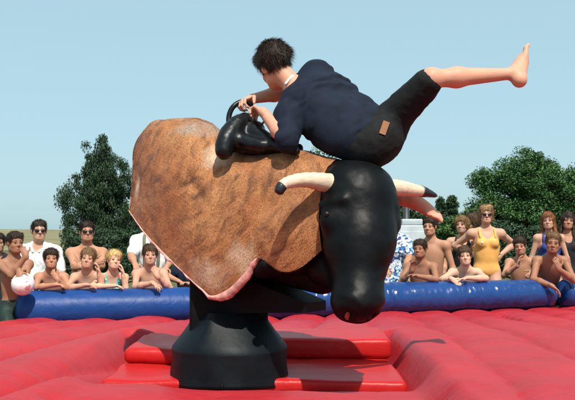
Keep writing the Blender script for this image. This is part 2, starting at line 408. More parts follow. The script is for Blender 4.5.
PSI = R(35); BD = V(math.cos(PSI), -math.sin(PSI), 0); BN = V(-math.sin(PSI), -math.cos(PSI), 0)
AX0 = V((230 - 287.5) / 798.6 * 4.72, 4.72, 0)      # the axis of the body passes over the column here
def Ub(px, py, off=0.0):
    """pixel onto the vertical plane of the bull's axis moved off metres towards its near side"""
    d = U(px, py, 1.0) - V(0, 0, CAMZ); o = V(0, 0, CAMZ); n = BN
    t = ((AX0 + BN * off - o) @ n) / (d @ n); return o + d * t
def hide_material():
    m = bpy.data.materials.new('cowhide'); m.use_nodes = True; n = m.node_tree.nodes; L = m.node_tree.links
    p = n['Principled BSDF']; p.inputs['Roughness'].default_value = .62; p.inputs['Specular IOR Level'].default_value = .3
    p.inputs['Sheen Weight'].default_value = .15; p.inputs['Sheen Roughness'].default_value = .4
    tc = n.new('ShaderNodeTexCoord')
    mp = n.new('ShaderNodeMapping'); mp.inputs['Rotation'].default_value = (0, R(-28), -PSI); L.new(tc.outputs['Object'], mp.inputs[0])
    st = n.new('ShaderNodeMapping'); st.inputs['Scale'].default_value = (3.2, 1, .75); L.new(mp.outputs[0], st.inputs[0])
    def nz(scale, det, src, dist=0.0, rough=.6):
        t = n.new('ShaderNodeTexNoise'); t.inputs['Scale'].default_value = scale; t.inputs['Detail'].default_value = det; t.inputs['Distortion'].default_value = dist
        t.inputs['Roughness'].default_value = rough; L.new(src, t.inputs[0]); return t.outputs[0]
    def ramp(src, a, b, c0, c1):
        r = n.new('ShaderNodeValToRGB'); r.color_ramp.elements[0].position = a; r.color_ramp.elements[1].position = b
        r.color_ramp.elements[0].color = c0; r.color_ramp.elements[1].color = c1; L.new(src, r.inputs[0]); return r.outputs[0]
    def mix(f, a, b, blend='MIX'):
        x = n.new('ShaderNodeMix'); x.data_type = 'RGBA'; x.blend_type = blend
        if isinstance(f, float): x.inputs[0].default_value = f
        else: L.new(f, x.inputs[0])
        for s_, i in ((a, 6), (b, 7)):
            if isinstance(s_, tuple): x.inputs[i].default_value = s_
            else: L.new(s_, x.inputs[i])
        return x.outputs[2]
    big = nz(2.6, 5, mp.outputs[0], .4); mid = nz(9, 6, st.outputs[0], .8, .7); fine = nz(75, 5, st.outputs[0], 0, .75)
    base = ramp(big, .35, .68, (.38, .130, .042, 1), (.57, .26, .10, 1))
    base = mix(ramp(mid, .46, .68, (0, 0, 0, 1), (.9, .9, .9, 1)), base, (.15, .055, .022, 1))
    base = mix(ramp(mid, .22, .36, (.6, .6, .6, 1), (0, 0, 0, 1)), base, (.60, .34, .16, 1))
    base = mix(ramp(fine, .35, .7, (.30, .30, .30, 1), (0, 0, 0, 1)), base, (.12, .044, .018, 1))
    # pale and grey worn patches beside the saddle, pale patch on the rump, pale shins low on the flank, dark stripe
    def spot(c, rad, soft=.6, wob=.12):
        vm = n.new('ShaderNodeVectorMath'); vm.operation = 'SUBTRACT'; L.new(tc.outputs['Object'], vm.inputs[0]); vm.inputs[1].default_value = tuple(c)
        ad = n.new('ShaderNodeTexNoise'); ad.inputs['Scale'].default_value = 9; ad.inputs['Detail'].default_value = 5; L.new(tc.outputs['Object'], ad.inputs[0])
        sc = n.new('ShaderNodeVectorMath'); sc.operation = 'MULTIPLY_ADD'; L.new(ad.outputs['Color'], sc.inputs[0]); sc.inputs[1].default_value = (wob,) * 3; L.new(vm.outputs[0], sc.inputs[2])
        s2 = n.new('ShaderNodeVectorMath'); s2.operation = 'SUBTRACT'; L.new(sc.outputs[0], s2.inputs[0]); s2.inputs[1].default_value = (wob / 2,) * 3
        ro = n.new('ShaderNodeMapping'); ro.vector_type = 'POINT'; ro.inputs['Rotation'].default_value = (0, 0, PSI); L.new(s2.outputs[0], ro.inputs[0])
        dv = n.new('ShaderNodeVectorMath'); dv.operation = 'DIVIDE'; L.new(ro.outputs[0], dv.inputs[0]); dv.inputs[1].default_value = rad
        ln = n.new('ShaderNodeVectorMath'); ln.operation = 'LENGTH'; L.new(dv.outputs[0], ln.inputs[0])
        return ramp(ln.outputs['Value'], soft, 1.15, (1, 1, 1, 1), (0, 0, 0, 1))
    base = mix(spot(Ub(200, 131, .05), (.17, .20, .075), .15, .16), base, (.34, .27, .22, 1))
    base = mix(spot(Ub(217, 152, .19), (.13, .16, .10), .1, .14), base, (.72, .54, .38, 1))
    base = mix(spot(Ub(131, 188, .2), (.05, .2, .09), .15), base, (.70, .50, .33, 1))
    base = mix(spot(Ub(210, 272, .27), (.19, .25, .12), .05, .22), base, (.62, .43, .29, 1))
    base = mix(spot(Ub(244, 256, .27), (.11, .25, .13), .05, .22), base, (.58, .40, .26, 1))
    base = mix(spot(Ub(184, 180, .29), (.12, .3, .035), .05, .16), base, (.09, .034, .015, 1))
    base = mix(spot(Ub(197, 195, .29), (.10, .3, .03), .05, .16), base, (.10, .036, .016, 1))
    base = mix(spot(Ub(262, 178, .27), (.035, .3, .15), .05, .14), base, (.13, .05, .02, 1))
    base = mix(spot(Ub(247, 185, .27), (.025, .3, .13), .05, .14), base, (.16, .06, .025, 1))
    base = mix(spot(Ub(300, 215, .25), (.10, .3, .10), .05, .22), base, (.20, .075, .032, 1))
    L.new(base, p.inputs['Base Color'])
    b = n.new('ShaderNodeBump'); b.inputs['Strength'].default_value = .7; b.inputs['Distance'].default_value = .008
    bb = n.new('ShaderNodeMath'); bb.operation = 'MULTIPLY_ADD'; L.new(fine, bb.inputs[0]); bb.inputs[1].default_value = .55; L.new(mid, bb.inputs[2])
    L.new(bb.outputs[0], b.inputs['Height']); L.new(b.outputs[0], p.inputs['Normal'])
    return m
def bull():
    base = U(230, 379, 4.72); base[2] = .40
    root = empty('mechanical_bull', base, 'brown cowhide mechanical bull with black head tipped nose down on a black pedestal', 'mechanical bull')
    M_HIDE = hide_material()
    # --- hide: columns of top line and lower hem, all given on the bull's own planes
    T = [(150, 123), (160, 120), (172, 118), (190, 118), (203, 122), (215, 131), (228, 142), (243, 149), (258, 151), (280, 151), (305, 153), (335, 158)]
    N = [(130, 211), (146, 233), (163, 251), (188, 276), (203, 289), (213, 296), (230, 289), (247, 272), (259, 258), (281, 271), (300, 268), (322, 250)]
    W = [.135, .20, .245, .28, .295, .30, .295, .29, .285, .28, .26, .22]
    ncol = 150; us = np.linspace(0, len(T) - 1, ncol); na = 97; PH = R(112)
    Ts = spline(np.array(T, float), ncol); Ns = spline(np.array(N, float), ncol); Ws = np.interp(us, np.arange(len(W)), W)
    P = np.zeros((ncol, na, 3))
    phis = np.linspace(-PH, PH, na)
    for i in range(ncol):
        t = Ub(Ts[i, 0], Ts[i, 1], .04); w = Ws[i]; t = t - BN * (t - AX0 @ np.eye(3) if False else (t - AX0) @ BN)
        nn = Ub(Ns[i, 0], Ns[i, 1], w * math.sin(PH)); nn = nn - BN * ((nn - AX0) @ BN)
        h = np.sign(np.sin(phis)) * np.abs(np.sin(phis)) ** .85; vv = (1 - np.cos(phis)) / (1 - math.cos(PH))
        vv = vv ** .95
        P[i] = t[None] + (nn - t)[None] * vv[:, None] + BN[None] * (-w * h)[:, None]
    # lumps of muscle and padding
    nr = np.cross(np.gradient(P, axis=0), np.gradient(P, axis=1)); nr /= np.linalg.norm(nr, axis=2, keepdims=True) + 1e-9
    if (nr[75, 20] @ BN) < 0: nr = -nr
    edge = np.sin(np.linspace(0, math.pi, na))[None, :] ** .5
    P = P + nr * (edge * (.022 * fbm(P * 3.2) + .006 * fbm(P * 11)))[..., None]
    def dent(px, py, dpx, dpy, L_, wd, dep):
        c = Ub(px, py, .28); e = nrm(Ub(px + dpx, py + dpy, .28) - c); r_ = P - c; al = r_ @ e; per = np.linalg.norm(r_ - al[..., None] * e, axis=2)
        return nr * (dep * np.exp(-(al / L_) ** 2 - (per / wd) ** 2))[..., None]
    P = P - dent(190, 182, 14, 20, .2, .035, .02) - dent(262, 200, -8, 30, .25, .06, .022) - dent(228, 165, 4, 30, .12, .06, .02) + dent(290, 215, -6, 30, .2, .12, .03) + dent(165, 170, 6, 30, .2, .12, .015)
    ii = np.arange(ncol * na).reshape(ncol, na)
    q = np.stack([ii[:-1, :-1], ii[1:, :-1], ii[1:, 1:], ii[:-1, 1:]], -1).reshape(-1, 4)
    # rump cap: rings shrinking inwards, slightly bulged
    v = P.reshape(-1, 3); rings = [ii[0]]; cen = P[0].mean(0); extra = []; off = len(v)
    for k, (sc, bl) in enumerate(((.93, .022), (.75, .04), (.5, .055), (.25, .06), (.02, .062))):
        extra.append(cen + (P[0] - cen) * sc - BD * bl); rings.append(np.arange(na) + off + k * na)
    v = np.concatenate([v] + extra); qs = [q]
    for a, b in zip(rings, rings[1:]): qs.append(np.stack([a[1:], b[1:], b[:-1], a[:-1]], -1)[:, ::-1])
    allq = np.concatenate(qs)
    hide = make_mesh('hide', v, allq[:, ::-1], M_HIDE, root)
    # --- pink bare edge of the hide: folds down and under along both hems
    rim = []
    for side in (0, na - 1):
        e = P[:, side]; sgn = -1 if side == 0 else 1
        wd = np.interp(us, [0, 2, 4, 5, 6, 7, 7.6, 8, 11], [.014, .014, .018, .024, .042, .045, .035, .0, .0])
        dn = np.gradient(P, axis=1)[:, side] * (-1 if side == 0 else 1); dn /= np.linalg.norm(dn, axis=1, keepdims=True)
        dn = dn * .55 + np.array([0, 0, -1]) * .45
        rows = []
        kk = int(ncol * 8.0 / 11)
        for f_, inn in ((-.12, .004), (.0, .010), (.35, .012), (.8, .006), (1.0, -.006), (.9, -.02), (.2, -.03)):
            rows.append(e[:kk] + dn[:kk] * (wd[:kk] * f_)[:, None] + (BN * -sgn)[None] * inn + (.010 * fbm(e[:kk] * 22))[:, None] * dn[:kk] * (0 if f_ < 0 else 1))
        G = np.stack(rows, 1); g = np.arange(G.shape[0] * G.shape[1]).reshape(G.shape[:2])
        rim.append((G.reshape(-1, 3), np.stack([g[:-1, :-1], g[1:, :-1], g[1:, 1:], g[:-1, 1:]], -1).reshape(-1, 4)))
    for r_ in rim: make_mesh('hide_edge', r_[0], r_[1], M_PINK, root)
    # --- short fur standing on the hide
    nf = 60000
    fi = rng.integers(0, len(q), nf); w4 = rng.dirichlet((1, 1, 1, 1), nf); vn = vnormals(v, allq[:, ::-1])
    pos = (v[q[fi]] * w4[..., None]).sum(1); nv = (vn[q[fi]] * w4[..., None]).sum(1)
    comb = V(0, 0, -1) * .8 - BD * .45 + .35 * np.stack([fbm(pos * 6), fbm(pos * 6 + 9), fbm(pos * 6 + 19)], -1)
    tdir = comb - (comb * nv).sum(1)[:, None] * nv; tdir /= np.linalg.norm(tdir, axis=1, keepdims=True) + 1e-9
    dr = tdir + nv * rng.uniform(.12, .5, nf)[:, None] + rng.normal(0, .18, (nf, 3)); ln = rng.uniform(.006, .015, nf)
    sd_ = np.cross(dr, nv); sd_ /= np.linalg.norm(sd_, axis=1, keepdims=True) + 1e-9; hw = .0011
    fv = np.stack([pos - sd_ * hw - nv * .002, pos + sd_ * hw - nv * .002, pos + dr * ln[:, None]], 1).reshape(-1, 3)
    fur = make_mesh('fur', fv, np.arange(nf * 3).reshape(-1, 3), M_HIDE, root); tag(fur, kind='stuff')
    # --- black under-body seen between hide and arm
    S = Sculpt()
    S.cone(Ub(185, 215), Ub(300, 225), .19, .20, .05).cone(Ub(300, 215), Ub(335, 210), .20, .18, .05)
    S.cone(Ub(262, 268, .2), Ub(300, 262, .16), .055, .06, .04).cone(Ub(262, 268, -.2), Ub(300, 262, -.16), .055, .06, .04)
    S.cone(Ub(266, 264, .24), Ub(262, 272, .22), .035, .03, .03)
    S.cone(Ub(264, 262), Ub(322, 274), .105, .11, .05)
    v_, q_ = S.mesh(.012); make_mesh('under_body', v_, q_, M_STEEL, root)
    # --- head: hood of black rubber
    S = Sculpt(); rt = nrm(V(.93, .36, 0)); fw = nrm(V(.30, -.92, -.25)); upv = np.cross(rt, fw); fw = np.cross(upv, rt)
    h = lambda x, y, d: U(x, y, d)
    S.ell(h(357, 196, 4.18), (rt, fw, upv), (.185, .17, .16), .06)
    S.ell(h(358, 178, 4.2), (rt, fw, upv), (.165, .12, .07), .06)
    S.cone(h(358, 205, 4.18), h(359, 242, 4.1), .195, .175, .08)
    S.cone(h(359, 240, 4.10), h(358, 296, 3.98), .165, .118, .08)
    S.ell(h(357, 301, 3.97), (rt, fw, V(0, 0, 1)), (.128, .11, .10), .05)
    S.ell(h(358, 306, 3.93), (rt, fw, V(0, 0, 1)), (.10, .085, .075), .04)
    S.ball(h(389, 222, 4.17), .062, .05).ball(h(331, 220, 4.04), .055, .06)
    S.cone(h(322, 205, 4.06), h(343, 200, 4.0), .02, .02, .04).cone(h(374, 200, 4.06), h(394, 207, 4.14), .02, .02, .04)
    S.cone(h(340, 195, 4.36), h(322, 245, 4.32), .16, .135, .08).ell(h(344, 190, 4.32), (rt, fw, upv), (.17, .15, .155), .06)
    S.cone(h(322, 240, 4.30), h(325, 268, 4.24), .12, .09, .08)
    S.cone(h(318, 262, 4.3), h(345, 282, 4.12), .075, .085, .06)
    S.cone(h(305, 262, 4.36), h(325, 270, 4.28), .05, .06, .05)
    for xx, dd in ((348, 3.875), (370, 3.925)): S.ell(h(xx, 315, dd), (rt, fw, V(0, 0, 1)), (.022, .03, .026), .02, sub=True)
    S.cone(h(338, 321, 3.9), h(378, 321, 3.96), .006, .006, .012, sub=True)
    v_, q_ = S.mesh(.009); nn = vnormals(v_, q_)
    v_ = v_ + nn * (.0035 * fbm(v_ * 7) + .0025 * np.sin(v_[:, 2] * 60 + 6 * fbm(v_ * 5)) * np.clip(fbm(v_ * 4 + 5) + .2, 0, 1))[:, None]
    head = make_mesh('head', v_, q_, M_HOOD, root)
    M_NDARK = mat('dark_nostril', (.02, .008, .007), .6)
    M_NOSE = mat('worn_red_nostril', (0.30, 0.055, 0.030), .6, var=.3, scale=40)
    for xx, dd in ((348, 3.905), (370, 3.955)):
        S = Sculpt(); S.ell(h(xx, 315, dd), (rt, fw, V(0, 0, 1)), (.018, .012, .026), .01); a, b = S.mesh(.005); make_mesh('nostril', a, b, M_NOSE if xx < 360 else M_NDARK, head)
    M_EYE = mat('bull_eye', (.006, .005, .004), .45)
    for c in (h(327, 214, 3.99), h(393, 216, 4.125)):
        S = Sculpt(); S.ell(c, (rt, fw, upv), (.014, .012, .015), .01); a, b = S.mesh(.006); make_mesh('eye', a, b, M_EYE, head)
    # --- horns
    def horn(pts, rads, cutat):
        P_ = spline([U(*p) for p in pts], 36); r_ = np.interp(np.linspace(0, 1, 36), np.linspace(0, 1, len(rads)), rads)
        r_ = r_ * (1 + .03 * np.sin(np.arange(36) * 1.9)); c = int(36 * cutat)
        a, f = tube(P_[:c + 1], r_[:c + 1], 18); hn = make_mesh('horn', a, f, M_HORN, root)
        r2 = r_[c:] * 1.06; r2[-1] *= .45; r2[-2] *= .85
        a, f = tube(P_[c:], r2, 18); make_mesh('horn_tip', a, f, M_HTIP, hn)
    horn([(338, 186, 4.14), (322, 182, 4.07), (305, 180, 4.01), (290, 182, 3.96), (282, 186, 3.94), (278, 194, 3.93)], (.058, .048, .038, .032, .027, .022), .78)
    horn([(380, 188, 4.2), (398, 188, 4.27), (412, 190, 4.32), (424, 192, 4.37), (437, 196, 4.43)], (.05, .044, .036, .028, .010), .68)
    # --- saddle pad with front roll and grip
    S = Sculpt()
    arc = [Ub(224, 151, .24), Ub(228, 136, .20), Ub(238, 125, .12), Ub(247, 122, .0), Ub(250, 128, -.14), Ub(248, 142, -.22)]
    A = spline(arc, 14)
    for a, b in zip(A, A[1:]): S.cone(a, b, .051, .051, .02)
    S.cone(Ub(232, 138, .14), Ub(256, 130, .05), .055, .05, .03).cone(Ub(256, 133, .08), Ub(272, 143, .10), .045, .04, .03)
    S.cone(Ub(240, 141, .16), Ub(262, 146, .15), .045, .035, .03).cone(Ub(262, 143, .0), Ub(298, 149, .02), .04, .03, .03)
    S.cone(Ub(270, 145, .12), Ub(296, 151, .13), .03, .022, .03).cone(Ub(250, 135, -.1), Ub(290, 146, -.12), .045, .03, .03)
    S.cone(Ub(238, 150, .06), Ub(297, 156, .06), .05, .03, .04).cone(Ub(240, 150, -.06), Ub(290, 156, -.06), .05, .03, .04)
    v_, q_ = S.mesh(.009); nn = vnormals(v_, q_); v_ = v_ + nn * (.004 * fbm(v_ * 14))[:, None]
    sad = make_mesh('saddle_pad', v_, q_, M_BLACK, root)
    g = spline([Ub(229, 126, .12), Ub(229, 116, .11), Ub(233, 107, .09), Ub(241, 102, .05), Ub(249, 103, .02), Ub(253, 111, .0), Ub(254, 122, .0)], 30)
    a, f = tube(g, .0155, 12); make_mesh('grip_loop', a, f, M_BLACK, root)
    # --- mechanism: arm, column, cone hood, skirt
    a0 = Ub(228, 292); a1 = Ub(316, 306.5)
    V_ = []
    sd2 = BN
    for c, hh, ww in ((a0 - BD * .02, .10, .12), (a0 + BD * .08, .11, .12), (a0 * .45 + a1 * .55 + V(0, 0, .01), .075, .12), (a1, .026, .10)):
        for sy, sz in ((-1, -1), (1, -1), (1, 1), (-1, 1)): V_.append(c + sd2 * ww * sy + V(0, 0, 1) * hh * sz)
    F = [(i * 4 + j, i * 4 + (j + 1) % 4, i * 4 + 4 + (j + 1) % 4, i * 4 + 4 + j) for i in range(3) for j in range(4)] + [(3, 2, 1, 0), (12, 13, 14, 15)]
    make_mesh('lift_arm', V_, np.array(F), M_STEEL, root, smooth=False)
    bx = U(229, 300, 4.72)
    co = bev_box('column', (-.225, -.13, 0), (.225, .13, .45), M_STEEL, None, .02, 2)
    co.location = (bx[0], 4.72, .62); co.rotation_euler = (0, 0, R(4)); put_under(co, root)
    c = V(U(230, 300, 4.72)[0], 4.72, 0)
    n_ = 64; th = np.arange(n_) * 2 * math.pi / n_ + .2
    def faceted(r, k): # k: how square the ring is
        sq = 1 / np.maximum(np.abs(np.cos(th - .35)), np.abs(np.sin(th - .35))); return r * (1 - k + k * sq)
    rows = []
    for z, r, k in ((.86, .175, .7), (.80, .22, .42), (.74, .265, .26), (.69, .307, .12), (.655, .335, .03), (.64, .338, 0), (.58, .336, 0), (.52, .341, 0), (.475, .345, 0), (.455, .35, 0), (.452, .33, 0)):
        rr = faceted(r, k) + (.004 * np.sin(th * 9 + z * 20) if z < .6 else 0)
        rows.append(np.stack([c[0] + rr * np.cos(th), c[1] + rr * np.sin(th), np.full(n_, z) + (.006 * np.sin(th * 3) if z < .48 else 0)], -1))
    def ringmesh(name, rows):
        g = np.arange(len(rows) * n_).reshape(len(rows), n_); j = np.roll(g, -1, 1)
        return make_mesh(name, np.concatenate(rows), np.stack([g[:-1], g[1:], j[1:], j[:-1]], -1).reshape(-1, 4)[:, ::-1][:, ::-1], M_SKIRT, root)
    ringmesh('cone_hood', rows[:6]); ringmesh('pedestal_skirt', [r * 1 for r in rows[5:]])
    a, f = tube([U(222, 381, 4.38), U(222, 386, 4.36), U(221.5, 391, 4.355)], (.008, .008, .005), 8); make_mesh('tie_strap', a, f, M_STEEL, root)
    return root
bull()

# ------------------------------------------------------------------ people
def skin(name, c): return mat('skin_' + name, c, .52, col2=(c[0] * 1.18, c[1] * 1.08, c[2] * 1.02), scale=9, detail=8, bump=.2, bscale=60, spec=.25, sss=.08)
SK = {'tan': skin('tan', (.40, .205, .128)), 'mid': skin('mid', (.48, .275, .19)), 'pale': skin('pale', (.58, .35, .245)), 'brown': skin('brown', (.29, .142, .085)), 'rider': skin('rider', (.56, .29, .20))}
HC = {'dark': (.028, .017, .011), 'brown': (.068, .038, .020), 'light': (.17, .10, .045), 'blond': (.36, .24, .10), 'red': (.12, .045, .018), 'black': (.009, .007, .007)}
def hairmat(k, c):
    m = mat('hair_' + k, c, .62, spec=.25); n = m.node_tree.nodes; L = m.node_tree.links
    g = n.new('ShaderNodeNewGeometry'); r = n.new('ShaderNodeValToRGB'); r.color_ramp.elements[0].color = tuple(x * .45 for x in c) + (1,); r.color_ramp.elements[1].color = tuple(min(1, x * 2.1) for x in c) + (1,)
    L.new(g.outputs['Random Per Island'], r.inputs[0]); L.new(r.outputs[0], n['Principled BSDF'].inputs['Base Color']); return m
HM = {k: hairmat(k, c) for k, c in HC.items()}
_OLD = {k: mat('hair_' + k, c, .68, var=.35, scale=40, spec=.2) for k, c in HC.items()}
M_LIP = mat('lips', (.36, .115, .095), .45); M_WHITE = mat('eye_white', (.42, .38, .35), .25); M_IRIS = mat('eye_iris', (.018, .012, .009), .2); M_TEETH = mat('teeth', (.50, .46, .40), .4)
M_GLASS = mat('dark_lens', (.008, .008, .009), .08); M_FRAME = mat('spectacle_frame', (.012, .011, .010), .35)
def cloth(name, c, **k): return mat('cloth_' + name, c, k.pop('rough', .85), var=k.pop('var', .14), scale=k.pop('scale', 12), bump=.4, bscale=k.pop('bscale', 130), spec=.25, **k)
def floral(name, base, cols, sc=26):
    m = bpy.data.materials.new('cloth_' + name); m.use_nodes = True; n = m.node_tree.nodes; L = m.node_tree.links; p = n['Principled BSDF']; p.inputs['Roughness'].default_value = .8
    tc = n.new('ShaderNodeTexCoord'); vo = n.new('ShaderNodeTexVoronoi'); vo.inputs['Scale'].default_value = sc; L.new(tc.outputs['Object'], vo.inputs[0])
    sp = n.new('ShaderNodeSeparateColor'); L.new(vo.outputs['Color'], sp.inputs[0])
    r = n.new('ShaderNodeValToRGB'); r.color_ramp.interpolation = 'CONSTANT'; r.color_ramp.elements[0].color = base + (1,); r.color_ramp.elements[1].position = .5; r.color_ramp.elements[1].color = cols[0] + (1,)
    for i, c in enumerate(cols[1:]):
        e = r.color_ramp.elements.new(.66 + .14 * i); e.color = c + (1,)
    L.new(sp.outputs[0], r.inputs[0]); L.new(r.outputs[0], p.inputs['Base Color']); return m
C_NAVY = cloth('navy', (.006, .011, .024), var=.3); C_BLACKC = cloth('black_denim', (.009, .009, .010), var=.3); C_WHITE = cloth('white_cotton', (.80, .80, .78), var=.05)
C_ORANGE = cloth('orange_swim', (.80, .40, .11), rough=.5, var=.08); C_BLUE = cloth('blue_swim', (.03, .055, .27), rough=.5); C_DKGREEN = cloth('dark_green_trunks', (.012, .028, .022), rough=.6)
C_FLOR1 = floral('turquoise_floral', (.10, .42, .36), [(.55, .62, .55), (.62, .05, .04), (.02, .18, .16)], 34)
C_FLOR2 = floral('blue_white_floral', (.62, .66, .70), [(.03, .12, .36), (.10, .33, .45), (.02, .05, .16)], 40)
C_BROWN = cloth('brown_leather_patch', (.36, .17, .085)); C_SUSP = cloth('grey_green_strap', (.16, .155, .11)); C_RED = cloth('red_trunks', (.35, .03, .03), rough=.6); C_DARK = cloth('dark_top', (.02, .018, .02))
C_BLUEGREY = cloth('blue_grey', (.10, .14, .2))

def ik(S, W, l1, l2, hint):
    S = np.asarray(S, float); W = np.asarray(W, float); d = W - S; L_ = np.linalg.norm(d); m = (l1 + l2) * .985
    if L_ > m: W = S + d / L_ * m; L_ = m
    if L_ < abs(l1 - l2) + .03: L_ = abs(l1 - l2) + .03; W = S + nrm(d) * L_
    u = nrm(W - S); a = (l1 * l1 - l2 * l2 + L_ * L_) / (2 * L_); hh = math.sqrt(max(l1 * l1 - a * a, 0))
    hv = np.asarray(hint, float) - S; hv = hv - (hv @ u) * u; return S + u * a + nrm(hv) * hh, W

def hand(S, W, d, nrmv, s, side, curl=.5, k=.006):
    """palm with four unequal bent fingers and a thumb; nrmv = palm normal, side = +1 thumb on d x n side"""
    d = nrm(d); n = nrm(nrmv - (np.asarray(nrmv) @ d) * d); a = np.cross(d, n) * side      # a points to the thumb side
    pc = W + d * .045 * s; S.ell(pc, (d, a, n), (.055 * s, .040 * s, .0165 * s), .012)
    S.cone(W - d * .02 * s, W + d * .02 * s, .026 * s, .027 * s, .02, (n, .75))
    for i, (off, ln, st) in enumerate(((.030, .074, .090), (.010, .082, .096), (-.011, .076, .092), (-.030, .060, .083))):
        p = W + d * st * s + a * off * s; ang = .12 * curl; dirv = d + a * off * 1.6
        for j, f in enumerate((.45, .32, .25)):
            ang += curl * (.55, .8, .6)[j]; dv = nrm(nrm(dirv) * math.cos(ang) + n * math.sin(ang)); e = p + dv * ln * f * s
            S.cone(p, e, (.0092, .0085, .0075)[j] * s, (.0085, .0075, .0065)[j] * s, k); p = e
    p = W + d * .03 * s + a * .033 * s
    for j, (ln, sp) in enumerate(((.042, .75), (.032, .35), (.024, .15))):
        dv = nrm(d * (1 - sp * .6) + a * sp + n * .35 * curl * (j + .6)); e = p + dv * ln * s; S.cone(p, e, (.0125, .0105, .009)[j] * s, (.0105, .009, .0075)[j] * s, .01); p = e

def head_frame(f, up):
    f = nrm(f); r = nrm(np.cross(f, up)); u = np.cross(r, f); return r, f, u
def add_head(S, H, fr, hs, nb, neck=.05, male=True, smile=False, jw=1.0, nose=1.0):
    r, f, u = fr; P = lambda a, b, c: H + (r * a + f * b + u * c) * hs
    S.ell(P(0, -.016, .038), fr, np.array((.078, .094, .082)) * hs, .03)
    S.ell(P(0, .020, -.034), fr, np.array((.062 * jw, .066, .080)) * hs, .035)
    S.cone(P(-.026 * jw * jw, .05, -.080), P(.026 * jw * jw, .05, -.080), .021 * hs, k=.03)
    S.ball(P(0, .073, -.092), .019 * hs, .025)
    for sd_ in (-1, 1):
        S.ell(P(.036 * sd_, .060, -.030), fr, np.array((.026, .026, .026)) * hs, .025)
        S.cone(P(.048 * jw * sd_, .02, -.066), P(.026 * jw * sd_, .06, -.086), .020 * hs, .018 * hs, .03)
    S.cone(P(-.040, .074, .024), P(.040, .074, .024), .0125 * hs, k=.02)
    for sd_ in (-1, 1): S.ball(P(.0325 * sd_, .104, .003), .0175 * hs, .012, sub=True)
    S.cone(P(0, .086, .016), P(0, .108, -.026), .0075 * hs * nose, .0112 * hs * nose, .012)
    for sd_ in (-1, 1): S.ball(P(.012 * sd_, .094, -.030), .0082 * hs * nose, .010)
    S.ell(P(0, .084, -.062), fr, np.array((.027, .014, .013)) * hs, .015)
    for sd_ in (-1, 1):
        S.ell(P(.078 * sd_, -.008, -.004), (nrm(r * .9 + f * -.35 * sd_), f, u), np.array((.009, .019, .031)) * hs, .008)
    S.cone(P(0, -.025, -.045), nb, neck * .98, neck * 1.08, .035)
def face_bits(body, H, fr, hs, hairm, lashes=True, smile=False, glasses=False, stubble=False, beard=None):
    r, f, u = fr; P = lambda a, b, c: H + (r * a + f * b + u * c) * hs
    if not glasses:
        for sd_ in (-1, 1):
            c = P(.0325 * sd_, .0815, .003); V_ = []; nb, na = 8, 12
            for i in range(nb + 1):
                for j in range(na):
                    t = math.pi * i / nb; a = 2 * math.pi * j / na
                    V_.append(c + (f * math.cos(t) * .0115 + r * math.sin(t) * math.cos(a) * .0125 + u * math.sin(t) * math.sin(a) * .0058) * hs)
            q = [(i * na + j, i * na + (j + 1) % na, (i + 1) * na + (j + 1) % na, (i + 1) * na + j) for i in range(nb) for j in range(na)]
            mi = [1 if x // na < 3 else 0 for x in range(len(q))]
            make_mesh('eye', V_, np.array(q), [M_WHITE, M_IRIS], body, mat_idx=mi)
            lid = [P(.0325 * sd_ + a, .0925 - abs(a) * .25, .0095 - a * a * 12) for a in np.linspace(-.014, .014, 5)]
            a_, f_ = tube(lid, np.array((.0006, .0011, .0013, .0011, .0006)) * hs, 6); make_mesh('eyelid', a_, f_, M_IRIS, body)
    for sd_ in (-1, 1):
        b = [P((.014 + .036 * t) * sd_, .0905 - .018 * t * t, .0265 + .006 * math.sin(t * 2.2)) for t in np.linspace(0, 1, 6)]
        a_, f_ = tube(b, np.array((.0014, .0022, .0026, .0024, .0018, .0008)) * hs, 6); make_mesh('eyebrow', a_, f_, hairm, body)
    mw = .027 if smile else .022
    mo = [P(mw * t, .0985 - .012 * t * t, -.0625 + (.007 * t * t if smile else .0032 * t * t)) for t in np.linspace(-1, 1, 7)]
    a_, f_ = tube(mo, np.array((.0012, .003, .0042, .0038, .0042, .003, .0012)) * hs, 8); mouth = make_mesh('mouth', a_, f_, M_LIP, body)
    if smile:
        te = [P(mw * .8 * t, .0995 - .011 * t * t, -.0615 + .006 * t * t) for t in np.linspace(-1, 1, 5)]
        a_, f_ = tube(te, np.array((.0015, .003, .0034, .003, .0015)) * hs, 6); make_mesh('teeth', a_, f_, M_TEETH, mouth)
    if glasses:
        fr_ = [P(-.08, .0, .006), P(-.068, .075, .007), P(-.035, .101, .008), P(0, .106, .008), P(.035, .101, .008), P(.068, .075, .007), P(.08, .0, .006)]
        a_, f_ = tube(spline(fr_, 30), .0026 * hs, 8); g = make_mesh('sunglasses', a_, f_, M_FRAME, body)
        for sd_ in (-1, 1):
            S = Sculpt(); S.ell(P(.034 * sd_, .1015, -.003), (nrm(r + f * -.30 * sd_), nrm(f + r * .30 * sd_), u), np.array((.0285, .0055, .0185)) * hs, .004); a_, f_ = S.mesh(.0035); make_mesh('lens', a_, f_, M_GLASS, g)
    if beard:
        S = Sculpt(); S.cone(P(-.021, .091, -.0485), P(.021, .091, -.0485), .0065 * hs, k=.005)
        if beard == 'full': S.cone(P(-.04, .045, -.09), P(.04, .045, -.09), .03 * hs, k=.02).ball(P(0, .075, -.103), .024 * hs, .02).cone(P(-.058, .02, -.05), P(-.045, .04, -.09), .018 * hs, k=.02).cone(P(.058, .02, -.05), P(.045, .04, -.09), .018 * hs, k=.02)
        a_, f_ = S.mesh(.006); make_mesh('beard', a_, f_, hairm, body)
